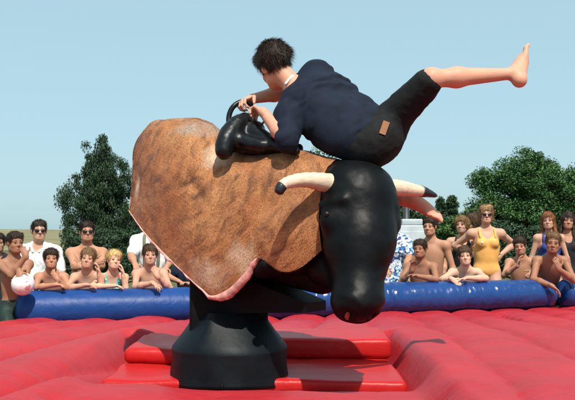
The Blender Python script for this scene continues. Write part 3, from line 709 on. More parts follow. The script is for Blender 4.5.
def hair(body, H, fr, hs, style, mt, vox=.008, nst=1500):
    r, f, u = fr; P = lambda a, b, c: H + (r * a + f * b + u * c) * hs
    S = Sculpt(); th = {'buzz': .008, 'short': .010, 'mop': .016, 'bob': .018, 'long': .014, 'rider': .012}[style]
    S.ell(P(0, -.020, .040), fr, (np.array((.078, .094, .082)) + th) * hs, .02)
    if style in ('mop', 'short', 'rider'): S.cone(P(-.05, .045, .085), P(.05, .045, .085), .020 * hs, k=.03)
    if style == 'bob':
        for sd_ in (-1, 1): S.cone(P(.07 * sd_, -.02, .03), P(.072 * sd_, -.025, -.05), .035 * hs, .025 * hs, .03)
        S.cone(P(0, -.09, .02), P(0, -.085, -.07), .05 * hs, .035 * hs, .03)
        S.cone(P(-.05, .05, .09), P(.05, .05, .085), .034 * hs, k=.03)
    if style == 'long':
        for sd_ in (-1, 1): S.cone(P(.068 * sd_, -.01, .03), P(.085 * sd_, .0, -.16), .032 * hs, .026 * hs, .03).cone(P(.085 * sd_, .0, -.16), P(.09 * sd_, .02, -.24), .026 * hs, .012 * hs, .02)
        S.cone(P(0, -.09, .02), P(0, -.09, -.2), .06 * hs, .04 * hs, .03)
    cutlow = {'buzz': -.03, 'short': -.035, 'mop': -.045, 'bob': -.12, 'long': -.3, 'rider': -.055}[style]
    # open the face
    fy = .075 if style in ('mop', 'bob') else .068
    S.ell(P(0, .145, -.045), fr, np.array((.076, .115, {'buzz': .125, 'short': .124, 'rider': .124, 'bob': .122, 'long': .124}.get(style, .116))) * hs, .012, sub=True)
    S.ell(P(0, .06, -.14), fr, np.array((.068, .10, .10)) * hs, .012, sub=True)
    if style in ('buzz', 'short', 'mop', 'rider'):
        for sd_ in (-1, 1): S.ell(P(.09 * sd_, .025, -.055), fr, np.array((.05, .055, .055)) * hs, .01, sub=True)
        S.cut(P(0, -.1, cutlow), nrm(-u * 1.0 - f * .25))
    v, q = S.mesh(vox); n = vnormals(v, q); v = v + n * ((.002 if style == 'buzz' else .006) * hs * fbm(v * 30))[:, None]
    # locks of hair standing off the cap
    fi = rng.integers(0, len(q), nst * 3); pos = v[q[fi]].mean(1); nn = n[q[fi]].mean(1)
    keep = ((pos - H) @ u > (cutlow - .01) * hs) & (((nn @ f) < .75) | (((pos - H) @ u) > .05 * hs)); pos = pos[keep][:nst]; nn = nn[keep][:nst]; k = len(pos)
    crown = P(0, -.05, .13); rad = pos - crown; rad -= (rad * nn).sum(1)[:, None] * nn; rad /= np.linalg.norm(rad, axis=1, keepdims=True) + 1e-9
    comb = rad * .9 + (.5 * np.stack([fbm(pos * 28), fbm(pos * 28 + 7), fbm(pos * 28 + 13)], -1)) + nn * {'buzz': .6, 'short': .42, 'mop': .38, 'bob': .45, 'long': .10, 'rider': .22}[style] + rng.normal(0, .14, (k, 3))
    comb /= np.linalg.norm(comb, axis=1, keepdims=True); ln = rng.uniform(.5, 1.1, k) * {'buzz': .006, 'short': .024, 'mop': .036, 'bob': .04, 'long': .06, 'rider': .034}[style] * hs
    sdv = np.cross(comb, nn); sdv /= np.linalg.norm(sdv, axis=1, keepdims=True) + 1e-9; w = .0016 * hs if style != 'rider' else .0011
    tip = pos + comb * ln[:, None] - u * (ln * .25)[:, None] + (0 if style != 'rider' else nn * .006); midp = pos + comb * (ln * .55)[:, None] + nn * .003
    lv = np.stack([pos - sdv * w - nn * .004, pos + sdv * w - nn * .004, midp + sdv * w * .8 + nn * .001, midp - sdv * w * .8 + nn * .001, tip, midp + nn * w], 1).reshape(-1, 3)
    b = np.arange(k)[:, None] * 6; quad = np.concatenate([b + 0, b + 1, b + 2, b + 3], 1); tri = np.concatenate([np.concatenate([b + 3, b + 5, b + 4], 1), np.concatenate([b + 5, b + 2, b + 4], 1)])
    vv, ff = joinparts([(v, q), (lv, [quad, tri])]); return make_mesh('hair', vv, ff, mt, body)

def person(label, head, s, yaw, hs=None, w=1.0, lean=0.0, slean=0.0, bodyyaw=None, pitch=0.0, roll=0.0, Rh=None, Lh=None, Re=None, Le=None, skinc='tan', hairc='brown', style='short',
           male=True, clothes=(), glasses=False, smile=False, beard=None, grp='spectators around the bull ride', vox=.0085, Rd=None, Ld=None, Rn=None, Ln=None, hcurl=.6, legs=True, necklen=.182):
    """head=(px,py,D) of the eyes; yaw 0 faces the camera, positive to image right; hands/elbows as (px,py,D)"""
    hs = hs or (.55 + .45 * s); H = U(*head); up = V(0, 0, 1)
    if s < .9: s = s * 1.10; hs = hs * .91
    else: hs = hs * .94
    by = R(yaw * .4 if bodyyaw is None else bodyyaw); hy = R(yaw)
    bf = V(math.sin(by), -math.cos(by), 0); br = np.cross(bf, up)
    hf = V(math.sin(hy) * math.cos(R(pitch)), -math.cos(hy) * math.cos(R(pitch)), math.sin(R(pitch)))
    fr = head_frame(hf, up + br * math.tan(R(roll)))
    le = R(lean); ax = nrm(up * math.cos(le) + bf * math.sin(le) + br * math.sin(R(slean)))     # pelvis -> neck
    nb = H - fr[2] * .125 * hs - fr[1] * .02 * hs - ax * (necklen - .125) * s
    tf = np.cross(ax, br); tf = nrm(tf) if (np.cross(br, ax) @ bf) < 0 else nrm(np.cross(br, ax)); tr = nrm(np.cross(tf, ax))
    if tr @ br < 0: tr = -tr
    F3 = (tr, tf, ax); Q = lambda a, b, c: nb + (tr * a + tf * b + ax * c) * s
    S = Sculpt()
    W_ = w * s
    torso = []
    def te(c, rad, k=.04): torso.append(('e', c, rad, k))
    te(Q(0, 0, -.165), np.array((.150 * w, .100 * w, .165)) * s, .05)
    te(Q(0, .0, -.34), np.array((.130 * w, .096 * w, .17)) * s, .08)
    te(Q(0, -.01, -.50), np.array((.150 * w, .105 * w, .105)) * s, .05)
    shj = [Q(.165 * w * sd_, -.005, -.055) for sd_ in (1, -1)]      # right, left
    def torso_into(S, g=0.0, upto=None):
        for t in torso: S.ell(t[1], F3, t[2] + g, t[3])
        S.cone(shj[0], shj[1], .047 * W_ + g, k=.04)
        for j in shj: S.cone(Q(0, -.01, .02), j, .040 * s * w + g, .040 * W_ + g, .04)
    torso_into(S)
    if not male:
        for sd_ in (-1, 1): S.ell(Q(.068 * w * sd_, .085 * w, -.17), F3, np.array((.058, .05, .058)) * s, .03)
    jw = rng.uniform(.84, .93) if (s < .95 or not male) else rng.uniform(.90, 1.0); nose = rng.uniform(.85, 1.0) if s < .9 else rng.uniform(.95, 1.2)
    add_head(S, H, fr, hs, nb, jw=jw, nose=nose, neck=.049 * (.5 + .5 * s) * (1.05 if male else .92) * min(1, .6 + .4 * w + .05))
    arms = []
    for i, (hd, el, dd, nn) in enumerate(((Rh, Re, Rd, Rn), (Lh, Le, Ld, Ln))):
        sgn = 1 if i == 0 else -1
        if hd is None: wr = shj[i] - up * .52 * s + tr * .10 * s * sgn + bf * .06 * s
        else: wr = U(*hd)
        hint = U(*el) if el is not None else shj[i] + tr * .2 * sgn - up * .3 - bf * .15
        e, wr = ik(shj[i], wr, .285 * s, .255 * s, hint); arms.append((shj[i], e, wr))
        aw = .5 * W_ + .5 * s
        S.ball(shj[i], .056 * W_, .03); S.cone(shj[i], e, .047 * W_, .036 * W_, .025).cone(e, e + (wr - e) * .35, .038 * W_, .040 * W_, .02).cone(e + (wr - e) * .35, wr, .040 * W_, .0255 * s, .02)
        hd_ = nrm(wr - e); dv = nrm(np.asarray(dd)) if dd is not None else hd_
        hn = np.asarray(nn) if nn is not None else (nrm(-up * .8 + bf * .1) if abs(hd_[2]) < .7 else nrm(-bf))
        hand(S, wr, dv, hn, hs * .92, 1 if (np.cross(dv, hn) @ up > 0 or abs(np.cross(dv, hn) @ up) < .3 and np.cross(dv, hn) @ tr * sgn < 0) else -1, hcurl)
    legsj = []
    for sgn in (1, -1):
        hp = Q(.085 * w * sgn, -.005, -.535); ft = hp.copy(); ft[2] = .075 * s; ft = ft + br * .03 * s * sgn + bf * .05 * s
        kn, ft = ik(hp, ft, .43 * s, .42 * s, hp + bf * .5 - up * .3); legsj.append((hp, kn, ft))
        if legs:
            S.cone(hp, kn, .082 * W_, .052 * W_, .04).cone(kn, kn + (ft - kn) * .3, .050 * W_, .054 * W_, .03).cone(kn + (ft - kn) * .3, ft, .054 * W_, .036 * s, .03)
            toe = ft + bf * .15 * s - up * .045 * s; S.cone(ft - bf * .02 * s - up * .03 * s, toe, .036 * s, .025 * s, .03)
    base = (legsj[0][2] + legsj[1][2]) / 2; base[2] = 0
    root = empty('person', base, label, 'person', grp)
    v, q = S.mesh(vox); body = make_mesh('body', v, q, SK[skinc], root)
    # clothing
    def cmesh(name, S, m, g=0, wr=.004):
        a, b = S.mesh(vox, g); n = vnormals(a, b); a = a + n * (wr * fbm(a * [16, 16, 9]))[:, None]; return make_mesh(name, a, b, m, root)
    for c in clothes:
        kind, m = c[0], c[1]; S = Sculpt()
        if kind == 'trunks':
            for t in torso[1:]: S.ell(t[1], F3, t[2] + .014 * s, t[3])
            for hp, kn, ft in legsj: S.cone(hp, hp + (kn - hp) * .55, .094 * W_, .086 * W_, .03)
            S.cut(Q(0, 0, -.43), ax); cmesh('swim_trunks', S, m)
        elif kind == 'trousers':
            for t in torso[1:]: S.ell(t[1], F3, t[2] + .014 * s, t[3])
            for hp, kn, ft in legsj: S.cone(hp, kn, .094 * W_, .068 * W_, .03).cone(kn, ft, .068 * W_, .055 * W_, .03)
            S.cut(Q(0, 0, -.42), ax); cmesh('trousers', S, m)
        elif kind in ('shirt', 'dress'):
            torso_into(S, .022)
            S.ell(Q(0, .03, -.14), F3, np.array((.15 * w, .10 * w, .10)) * s, .05)
            if not male:
                for sd_ in (-1, 1): S.ell(Q(.068 * w * sd_, .085 * w, -.17), F3, np.array((.070, .062, .07)) * s, .03)
            S.cone(nb, Q(0, 0, -.1), .07 * s, .09 * s, .03)
            for a, e, wr in arms: S.ball(a, .062 * W_, .03).cone(a, a + (e - a) * .72, .062 * W_, .062 * W_, .03)
            if kind == 'dress':
                S.cone(Q(0, 0, -.4), Q(0, 0, -.85), .15 * W_, .24 * W_, .05, (tf, .75))
            else: S.cone(Q(0, 0, -.45), Q(0, 0, -.56), .145 * W_, .15 * W_, .04, (tf, .72)).cut(Q(0, 0, -.60), -ax)
            S.ell(Q(0, .06, .03), F3, np.array((.058, .075, .085)) * s, .012, sub=True); S.ball(Q(0, -.01, .085), .062 * s, .01, sub=True)
            sh = cmesh(kind, S, m, 0, .009)
            if len(c) > 2 and c[2] == 'collar':
                for sgn in (-1, 1):
                    pts = spline([Q(.0 * sgn, -.075, .02), Q(.062 * sgn, -.03, .030), Q(.072 * sgn, .05, -.005), Q(.026 * sgn, .122, -.050)], 14); a_, f_ = tube(pts, np.linspace(.012, .016, 14) * s, 8); make_mesh('collar', a_, f_, m, sh)
        elif kind in ('swimsuit',):
            for t in torso: S.ell(t[1], F3, t[2] + .013 * s, t[3])
            for sd_ in (-1, 1): S.ell(Q(.068 * w * sd_, .085 * w, -.17), F3, np.array((.064, .056, .064)) * s, .03)
            S.cut(Q(0, 0, -.58), -ax)
            for hp, kn, ft in legsj: S.cone(hp + (tr * np.sign((hp - nb) @ tr)) * .07 * s - ax * .02 * s, hp + tr * np.sign((hp - nb) @ tr) * .12 * s, .075 * s, k=.01, sub=True)
            S.ell(Q(0, .09, -.035), F3, np.array((.065 * w, .10, .085)) * s, .012, sub=True); S.ell(Q(0, -.08, -.06), F3, np.array((.065 * w, .06, .14)) * s, .012, sub=True)
            for sd_ in (-1, 1): S.ell(Q(.168 * w * sd_, 0, -.09), F3, np.array((.058, .2, .115)) * s, .012, sub=True)
            S.cut(Q(0, 0, -.01), ax)
            su = cmesh('swimsuit', S, m, 0, .002)
            if m is C_ORANGE:
                vs_ = np.array([x.co[:] for x in su.data.vertices]); tgt = U(485.5, 243, head[2] - .3); ip = np.argmin(np.linalg.norm((vs_ - tgt) * [1, .2, 1], axis=1)); Sd = Sculpt(); Sd.ell(vs_[ip], F3, np.array((.014, .009, .015)), .005); a_, f_ = Sd.mesh(.005); make_mesh('emblem', a_, f_, C_WHITE, su)
            for sd_ in (-1, 1):
                pts = spline([Q(.085 * w * sd_, .098 * w, -.11), Q(.088 * w * sd_, .075 * w, -.05), Q(.085 * w * sd_, .03, .002), Q(.08 * w * sd_, -.045, .0), Q(.075 * w * sd_, -.10 * w, -.12)], 16)
                a_, f_ = tube(pts, .013 * s, 8); make_mesh('shoulder_strap', a_, f_, m, root)
        elif kind == 'suspenders':
            for sd_ in (-1, 1):
                pts = spline([Q(.07 * sd_, .118 * w, -.46), Q(.075 * sd_, .125 * w, -.2), Q(.085 * sd_, .10 * w, -.05), Q(.085 * sd_, .02, .02), Q(.07 * sd_, -.10, -.05), Q(.03 * sd_, -.115, -.3)], 24)
                for_ = []
                a_, f_ = tube(pts, .019 * s, 8); make_mesh('suspender', a_, f_, m, root)
    face_bits(body, H, fr, hs, HM['blond' if hairc == 'blond' else hairc] if hairc != 'blond' else HM['light'], smile=smile, glasses=glasses, beard=beard)
    hair(root, H, fr, hs, style, HM[hairc])
    return root
td = tubeD
# -- left side
person('boy in dark swim trunks holding a ball and putting his fist to his mouth', (15, 243, 7.62), .80, 42, bodyyaw=30, hs=.95, w=.92, pitch=0, Rh=(26, 256, 7.40), Re=(27, 273, 7.30), Rd=(-.45, .15, .85), Rn=(-.3, 1, 0), Lh=(19, 271, 7.33), Le=(24, 305, 7.5), Ld=(.3, -.55, -.7), Ln=(.3, .2, -1), skinc='brown', hairc='dark', style='short', clothes=[('trunks', C_DKGREEN)], hcurl=1.0)
person('dark-haired person half cut off by the left picture edge', (-2, 243, 9.0), .92, 20, skinc='tan', hairc='dark', style='short', clothes=[('shirt', C_DARK), ('trousers', C_BLUEGREY)])
person('man in a white polo shirt and sunglasses behind two boys', (39, 231, 8.65), 1.0, 24, pitch=3, bodyyaw=5, w=1.05, skinc='mid', hairc='dark', style='short', glasses=True, clothes=[('shirt', C_WHITE, 'collar'), ('trousers', C_BLUEGREY)])
D = td(50)
person('boy with dark hair and chin on his hand in front of the man in white', (51, 259, D + .16), .74, 20, pitch=3, w=.9, lean=25, hs=.88, Lh=(57, 279, D - .05), Le=(66, 289, D - .02), Ld=(-.6, .2, .75), Ln=(0, 1, .2), Rh=(55, 285, D - .07), Re=(38, 286, D + .0), Rd=(.9, -.2, .0), skinc='tan', hairc='dark', style='mop', clothes=[('trunks', C_RED)])
person('shirtless man in sunglasses with folded arms before the dark tree', (87, 232, 8.75), 1.0, 20, pitch=4, w=1.02, skinc='tan', hairc='dark', style='short', glasses=True, Rh=(93, 263, 8.40), Re=(66, 268, 8.6), Rd=(1, .1, .1), Rn=(0, 1, 0), Lh=(81, 267, 8.35), Le=(108, 266, 8.6), Ld=(-1, .1, .05), Ln=(0, 1, 0), clothes=[('trousers', C_DKGREEN)])
D = td(88)
person('boy with brown hair propping his cheek on one hand, arm along the tube', (88, 259, D + .16), .76, 6, pitch=4, w=.9, lean=25, roll=-8, hs=.9, Lh=(99, 274, D + .04), Le=(102, 287, D - .05), Ld=(-.1, .1, 1), Ln=(-1, 0, 0), Rh=(86, 285, D - .06), Re=(73, 286, D), Rd=(.9, -.3, 0), skinc='mid', hairc='light', style='mop', clothes=[('trunks', C_DKGREEN)])
D = td(114)
person('blond girl in a turquoise flowered swimsuit holding her cheek', (114, 260, D + .16), .72, 27, pitch=2, w=.88, lean=22, roll=-6, hs=.88, Lh=(123, 275, D + .05), Le=(125, 288, D - .04), Ld=(-.1, .1, 1), Ln=(-1, 0, 0), Rh=(112, 286, D - .05), Re=(101, 284, D + .02), skinc='pale', hairc='blond', style='mop', male=False, smile=True, clothes=[('swimsuit', C_FLOR1)])
person('adult in white shirt with grey suspenders, head hidden behind the bull', (153, 221, 8.95), 1.0, 8, w=1.05, skinc='tan', hairc='brown', Rh=(135, 264, 8.5), Re=(122, 260, 8.8), Lh=(166, 268, 8.55), Le=(178, 260, 8.8), clothes=[('shirt', C_WHITE), ('trousers', C_NAVY), ('suspenders', C_SUSP)])
D = td(150)
person('boy covering his mouth with his hand right beside the bull', (150, 255, D + .17), .78, 14, w=.95, lean=22, hs=.93, Lh=(157, 276, D - .06), Le=(163, 284, D - .06), Ld=(-.5, .25, .85), Ln=(0, 1, .1), Rh=(153, 283, D - .10), Re=(138, 284, D + .02), Rd=(.6, -.6, -.3), skinc='mid', hairc='brown', style='mop', clothes=[('trunks', C_RED)])
person('child in navy top mostly hidden behind the hide and column', (192, 253, 8.7), .86, -10, skinc='tan', hairc='brown', Rh=(178, 281, 8.35), Re=(170, 276, 8.5), Lh=(188, 284, 8.3), clothes=[('shirt', C_NAVY), ('trousers', C_DKGREEN)])
# -- right side
person('adult in blue and white flowered dress half hidden by the bull head', (392, 223, 9.3), .96, -10, male=False, w=1.05, skinc='tan', hairc='brown', style='bob', Lh=(404, 272, 8.9), Le=(414, 258, 9.1), Rh=(386, 270, 8.9), clothes=[('dress', C_FLOR2)])
D = td(421)
person('boy with short dark hair and clasped hands looking left', (420, 249, D + .2), .80, -28, bodyyaw=-15, w=.95, lean=18, hs=.93, Rh=(412, 270, D - .02), Re=(404, 279, D + .08), Rd=(.1, -.3, .9), Lh=(417, 276, D - .06), Le=(440, 277, D + .06), Ld=(-.9, -.2, .2), smile=True, skinc='brown', hairc='dark', style='short', clothes=[('trunks', C_DKGREEN)])
person('shirtless dark-haired man looking left behind the boy with clasped hands', (430, 227, 9.75), 1.0, -30, bodyyaw=-20, w=1.08, lean=6, skinc='tan', hairc='dark', style='short', clothes=[('trousers', C_DKGREEN)])
person('woman with curly blond hair smiling to the left', (462, 225, 10.3), .93, -30, bodyyaw=-15, male=False, skinc='mid', hairc='light', style='bob', smile=True, clothes=[('swimsuit', C_DARK)])
person('brown-haired person turned away behind the woman in orange', (473, 222, 10.7), .93, -95, male=False, skinc='mid', hairc='brown', style='bob', clothes=[('shirt', C_BLUEGREY), ('trousers', C_DKGREEN)])
D = td(466)
person('boy sprawled over the blue tube with one hand hanging down', (465, 256, D + .14), .80, -10, roll=5, w=.97, lean=32, hs=.95, Rh=(452, 279, D - .14), Re=(443, 280, D + .02), Rd=(.7, -.3, -.55), Rn=(.2, .6, -.6), Lh=(468, 278, D - .12), Le=(497, 279, D - .02), Ld=(-.95, -.2, -.1), skinc='pale', hairc='brown', style='mop', clothes=[('trunks', C_RED)], hcurl=.35)
person('woman in an orange swimsuit and sunglasses with hands on hips', (486, 215, 9.85), 1.0, -6, pitch=3, male=False, w=1.06, skinc='mid', hairc='light', style='bob', glasses=True, Rh=(472, 253, 9.88), Re=(448, 243, 10.1), Rd=(.5, -.5, -.6), Rn=(.8, .6, 0), Lh=(502, 254, 9.88), Le=(522, 244, 10.1), Ld=(-.5, -.5, -.6), Ln=(-.8, .6, 0), hcurl=.25, clothes=[('swimsuit', C_ORANGE)])
D = td(520)
person('boy with his hand on his chin right of the woman in orange', (520, 246, D + .45), .80, -22, roll=7, pitch=-8, w=.95, lean=15, hs=.93, Rh=(518, 265, D + .2), Re=(510, 274, D + .2), Rd=(.2, .1, 1), Ln=(0, 1, 0), Lh=(533, 272, D + .15), Le=(540, 262, D + .35), skinc='tan', hairc='dark', style='short', clothes=[('trunks', C_DKGREEN)])
person('girl with long reddish hair in a blue swimsuit', (548, 221, 10.2), .94, -22, roll=4, male=False, w=.92, skinc='mid', hairc='red', style='long', clothes=[('swimsuit', C_BLUE)])
person('smiling girl with dark hair at the right edge', (568, 221, 10.3), .94, -12, roll=-6, male=False, w=.92, skinc='tan', hairc='dark', style='long', smile=True, clothes=[('swimsuit', C_DARK)])
D = td(553)
person('blond-topped teenager leaning on his forearms at the right end of the tube', (553, 243, D - .05), .98, -18, roll=-5, pitch=-4, w=.95, lean=38, hs=1.04, Lh=(559, 269, D - .25), Le=(574, 283, D - .2), Ld=(-.3, .0, .95), Ln=(0, 1, 0), Rh=(552, 286, D - .3), Re=(536, 279, D - .12), Rd=(.6, -.2, -.5), skinc='brown', hairc='light', style='short', clothes=[('trunks', C_NAVY)])

# ------------------------------------------------------------------ rider
def rider():
    root = empty('person', (0.0, 4.4, 1.55), 'barefoot rider in navy shirt and black shorts thrown across the bull', 'person')
    H = U(275, 66, 4.56); fr = head_frame(nrm(V(-.40, .86, -.34)), nrm(V(-.36, .0, .92))); hs = 1.06
    nb = U(297, 91, 4.50); pel = U(377, 139, 4.30)
    ax = nrm(nb - pel); rs = U(316, 76, 4.56); ls = U(289, 116, 4.40); tr = nrm(rs - ls); tr = nrm(tr - (tr @ ax) * ax); tf = np.cross(ax, tr); tf = tf if tf[1] > 0 else -tf
    F3 = (tr, tf, ax); L_ = np.linalg.norm(nb - pel); C = lambda t, a=0, b=0: nb + (pel - nb) * t + tr * a + tf * b
    S = Sculpt()
    torso = [(C(.28, .0), (.185, .115, .18)), (C(.62, -.045), (.165, .11, .19)), (C(.92, -.01), (.155, .115, .12))]
    for c, rd in torso: S.ell(c, F3, rd, .06)
    S.cone(rs, ls, .055, k=.04)
    add_head(S, H, fr, hs, nb, .055)
    re, rw = U(286, 92, 4.78), U(252, 99, 4.66); le_, lw = U(287, 141, 4.27), U(264, 113, 4.44)
    for sh, e, w_ in ((rs, re, rw), (ls, le_, lw)):
        S.cone(nb, sh, .05, .05, .04).cone(sh, e, .052, .042, .03).cone(e, e + (w_ - e) * .35, .043, .043, .02).cone(e + (w_ - e) * .35, w_, .043, .028, .02)
    # hands close round the grip loop
    hips = [C(.97, .085), C(.97, -.085)]
    rk, ra = U(431, 79, 4.10), U(511, 74, 4.16); lk, la = U(352, 190, 4.72), U(411, 197, 4.55)
    for hp, kn, an in ((hips[0], rk, ra), (hips[1], lk, la)):
        S.cone(hp, kn, .085, .052, .05).cone(kn, kn + (an - kn) * .32, .044, .051, .03).cone(kn + (an - kn) * .32, an, .050, .029, .03)
        S.ball(kn, .050, .03)
    # feet: heel, arch, ball, toes
    def foot(an, toe, updir, s=1.0):
        d = nrm(toe - an); u = nrm(updir - (updir @ d) * d); a = np.cross(d, u)
        S.ball(an - u * .03 - d * .025, .034, .03); S.cone(an - u * .035 - d * .03, an - u * .03 + d * .10, .031, .030, .03); S.cone(an + d * .02, an - u * .022 + d * .13, .036, .026, .03)
        S.ell(an - u * .032 + d * .135, (d, a, u), (.04, .045, .02), .02)
        for i, (o, ln, r_) in enumerate(((.030, .058, .0135), (.012, .058, .0098), (-.003, .052, .0092), (-.018, .045, .0088), (-.032, .037, .0082))):
            p = an - u * .032 + d * .155 + a * o; S.cone(p, p + d * ln * .55 + u * .004, r_, r_ * .95, .008).cone(p + d * ln * .55 + u * .004, p + d * ln - u * .004, r_ * .95, r_ * .8, .006)
    foot(U(514, 75, 4.16), U(519, 52, 4.25), nrm(V(-1, -.1, -.1)))
    foot(la, U(456, 219, 4.50), V(.35, -.6, .8))
    v, q = S.mesh(.0065); parts = [(v, q)]
    S = Sculpt()
    hand(S, rw, nrm(U(243, 101, 4.6) - rw), nrm(V(-.1, -.5, -.8)), 1.0, 1, 1.25); S.cone(rw, rw + (re - rw) * .15, .028, .030, .02)
    hand(S, lw, nrm(U(251, 104, 4.6) - lw), nrm(V(-.6, .4, -.5)), 1.0, -1, 1.3); S.cone(lw, lw + (le_ - lw) * .15, .028, .030, .02)
    parts.append(S.mesh(.004)); vv, ff = joinparts(parts)
    body = make_mesh('body', vv, ff, SK['rider'], root)
    hair(root, H, fr, hs, 'rider', HM['dark'], .006, 6500); face_bits(body, H, fr, hs, HM['brown'])
    # shirt
    S = Sculpt()
    for c, rd in torso: S.ell(c, F3, np.array(rd) + .022, .07)
    S.cone(C(.85), C(1.0), .165, .165, .05, (tf, .72))
    S.cone(rs, ls, .074, k=.05).cone(rs + (pel - nb) * .05, C(.85, .085), .07, .06, .08)
    for sh, e, t in ((rs, re, .62), (ls, le_, .98)): S.cone(nb + (sh - nb) * .4, sh, .07, .074, .05).cone(sh, sh + (e - sh) * t, .074, .066, .04)
    S.cut(C(1.06), -ax); S.ell(nb + ax * .07, F3, (.085, .085, .085), .02, sub=True)
    a, b = S.mesh(.0075); n = vnormals(a, b)
    sp = np.stack([(a - nb) @ tr, (a - nb) @ tf, (a - nb) @ ax], -1)
    wr = .006 * fbm(sp * [5, 5, 9] + 3) + .008 * np.sin(sp[:, 2] * 55 + sp[:, 0] * 22 + 5 * fbm(sp * 6)) * np.clip(.5 + fbm(sp * 5 + 8), 0, 1)
    shirt = make_mesh('shirt', a + n * wr[:, None], b, C_NAVY, root)
    pts = spline([nb + ax * .055 + tr * .075 - tf * .01, nb + ax * .05 - tf * .07 + tr * .02, nb + ax * .045 - tf * .065 - tr * .05], 12)
    x, y = tube(pts, .0075, 8); make_mesh('white_collar', x, y, C_WHITE, shirt)
    # shorts
    S = Sculpt(); S.ell(C(.97), F3, (.172, .135, .14), .06); S.ell(C(1.06, -.01, -.03), F3, (.15, .13, .11), .05)
    for hp, kn, t in ((hips[0], rk, .93), (hips[1], lk, .85)): S.cone(hp, hp + (kn - hp) * t, .112, .076, .05)
    S.cut(C(.83), ax); a, b = S.mesh(.0075); n = vnormals(a, b)
    shorts = make_mesh('shorts', a + n * (.006 * fbm(a * 8) + .0025 * fbm(a * 26))[:, None], b, C_BLACKC, root)
    c = C(.97, .06, 0) ; 
    # leather label on the back of the waistband
    best = a[np.argmin(np.linalg.norm(a - U(385, 126, 4.12), axis=1))]; nn_ = n[np.argmin(np.linalg.norm(a - U(385, 126, 4.12), axis=1))]
    dy = nrm(U(387, 119, 4.1) - U(382, 133, 4.1)); dx = nrm(np.cross(dy, nn_)); nn2 = np.cross(dx, dy); nn2 = nn2 if nn2 @ nn_ > 0 else -nn2
    V_ = []
    for oz in (-.004, .010):
        for sx, sy in ((-1, -1), (1, -1), (1, 1), (-1, 1)): V_.append(best + dx * .017 * sx + dy * .035 * sy + nn2 * oz)
    make_mesh('leather_label', V_, np.array([(3, 2, 1, 0), (4, 5, 6, 7), (0, 1, 5, 4), (1, 2, 6, 5), (2, 3, 7, 6), (3, 0, 4, 7)]), C_BROWN, shorts, smooth=False)
rider()

# ------------------------------------------------------------------ ball
def ball():
    c = U(23, 284, 7.36); r = .105; V_ = []; n, m = 24, 36
    for i in range(n + 1):
        for j in range(m):
            t = math.pi * i / n; a = 2 * math.pi * j / m; V_.append(c + r * V(math.sin(t) * math.cos(a), math.sin(t) * math.sin(a), math.cos(t)))
    q = [(i * m + j, (i + 1) * m + j, (i + 1) * m + (j + 1) % m, i * m + (j + 1) % m) for i in range(n) for j in range(m)]
    M = floral('ball_print', (.78, .74, .72), [(.78, .74, .72), (.80, .78, .76), (.76, .62, .60), (.62, .25, .24)], 30)
    M.name = 'ball_print'; M.node_tree.nodes['Principled BSDF'].inputs['Roughness'].default_value = .35
    root = empty('beach_ball', c - V(0, 0, r), 'white beach ball with red print held by the boy at left', 'ball'); make_mesh('shell', V_, np.array(q), M, root)
    x, y = tube([c + nrm(V(.5, -.6, .6)) * (r - .004), c + nrm(V(.5, -.6, .6)) * (r + .006)], .007, 10); make_mesh('valve', x, y, C_WHITE, root)
ball()

# ------------------------------------------------------------------ cabinet with dark pole behind the spectators at right
def cabinet():
    MZ = mat('galvanised_metal', (.42, .46, .48), .45, var=.12, scale=6); MD = mat('dark_post', (.02, .025, .025), .5)
    D = 13.0; c = U(411, 240, D)
    root = empty('utility_cabinet', (c[0], D, 0), 'pale grey metal cabinet with a dark pole behind the flowered dress', 'cabinet')
    w = .24; ztop = U(411, 224, D)[2]; zc = U(411, 221, D)[2]
    bev_box('housing', (c[0] - w, D - .2, .06), (c[0] + w, D + .2, ztop - .02), MZ, root, .02)
    bev_box('cap', (c[0] - w * .7, D - .16, ztop - .018), (c[0] + w * .7, D + .16, zc + .03), MZ, root, .02)
    bev_box('plinth', (c[0] - w * .9, D - .18, 0), (c[0] + w * .9, D + .18, .058), MD, root, .01)
    bev_box('door', (c[0] - w * .85, D - .212, .15), (c[0] + w * .85, D - .202, ztop - .12), MZ, root, .004)
    x, y = tube([(c[0] - .03, D + .3, 0), (c[0] - .03, D + .3, U(408, 200, D)[2])], .055, 14); make_mesh('pole', x, y, MD, root)
cabinet()

# ------------------------------------------------------------------ trees
def leafmat(name, c1, c2):
    m = bpy.data.materials.new(name); m.use_nodes = True; n = m.node_tree.nodes; L = m.node_tree.links; p = n['Principled BSDF']; p.inputs['Roughness'].default_value = .6; p.inputs['Specular IOR Level'].default_value = .25
    g = n.new('ShaderNodeNewGeometry'); r = n.new('ShaderNodeValToRGB'); r.color_ramp.elements[0].color = c1 + (1,); r.color_ramp.elements[1].color = c2 + (1,)
    L.new(g.outputs['Random Per Island'], r.inputs[0]); L.new(r.outputs[0], p.inputs['Base Color'])
    return m
ML1 = leafmat('dark_birch_leaf', (.014, .036, .016), (.048, .088, .038)); ML2 = leafmat('round_leaf', (.024, .072, .022), (.085, .18, .05)); ML3 = leafmat('hedge_leaf', (.03, .075, .02), (.08, .15, .04)); ML4 = leafmat('poplar_leaf', (.02, .05, .022), (.045, .085, .035))
M_BARK = mat('bark', (.075, .055, .04), .9, var=.35, scale=6, bump=.8, bscale=12, bdist=.03)
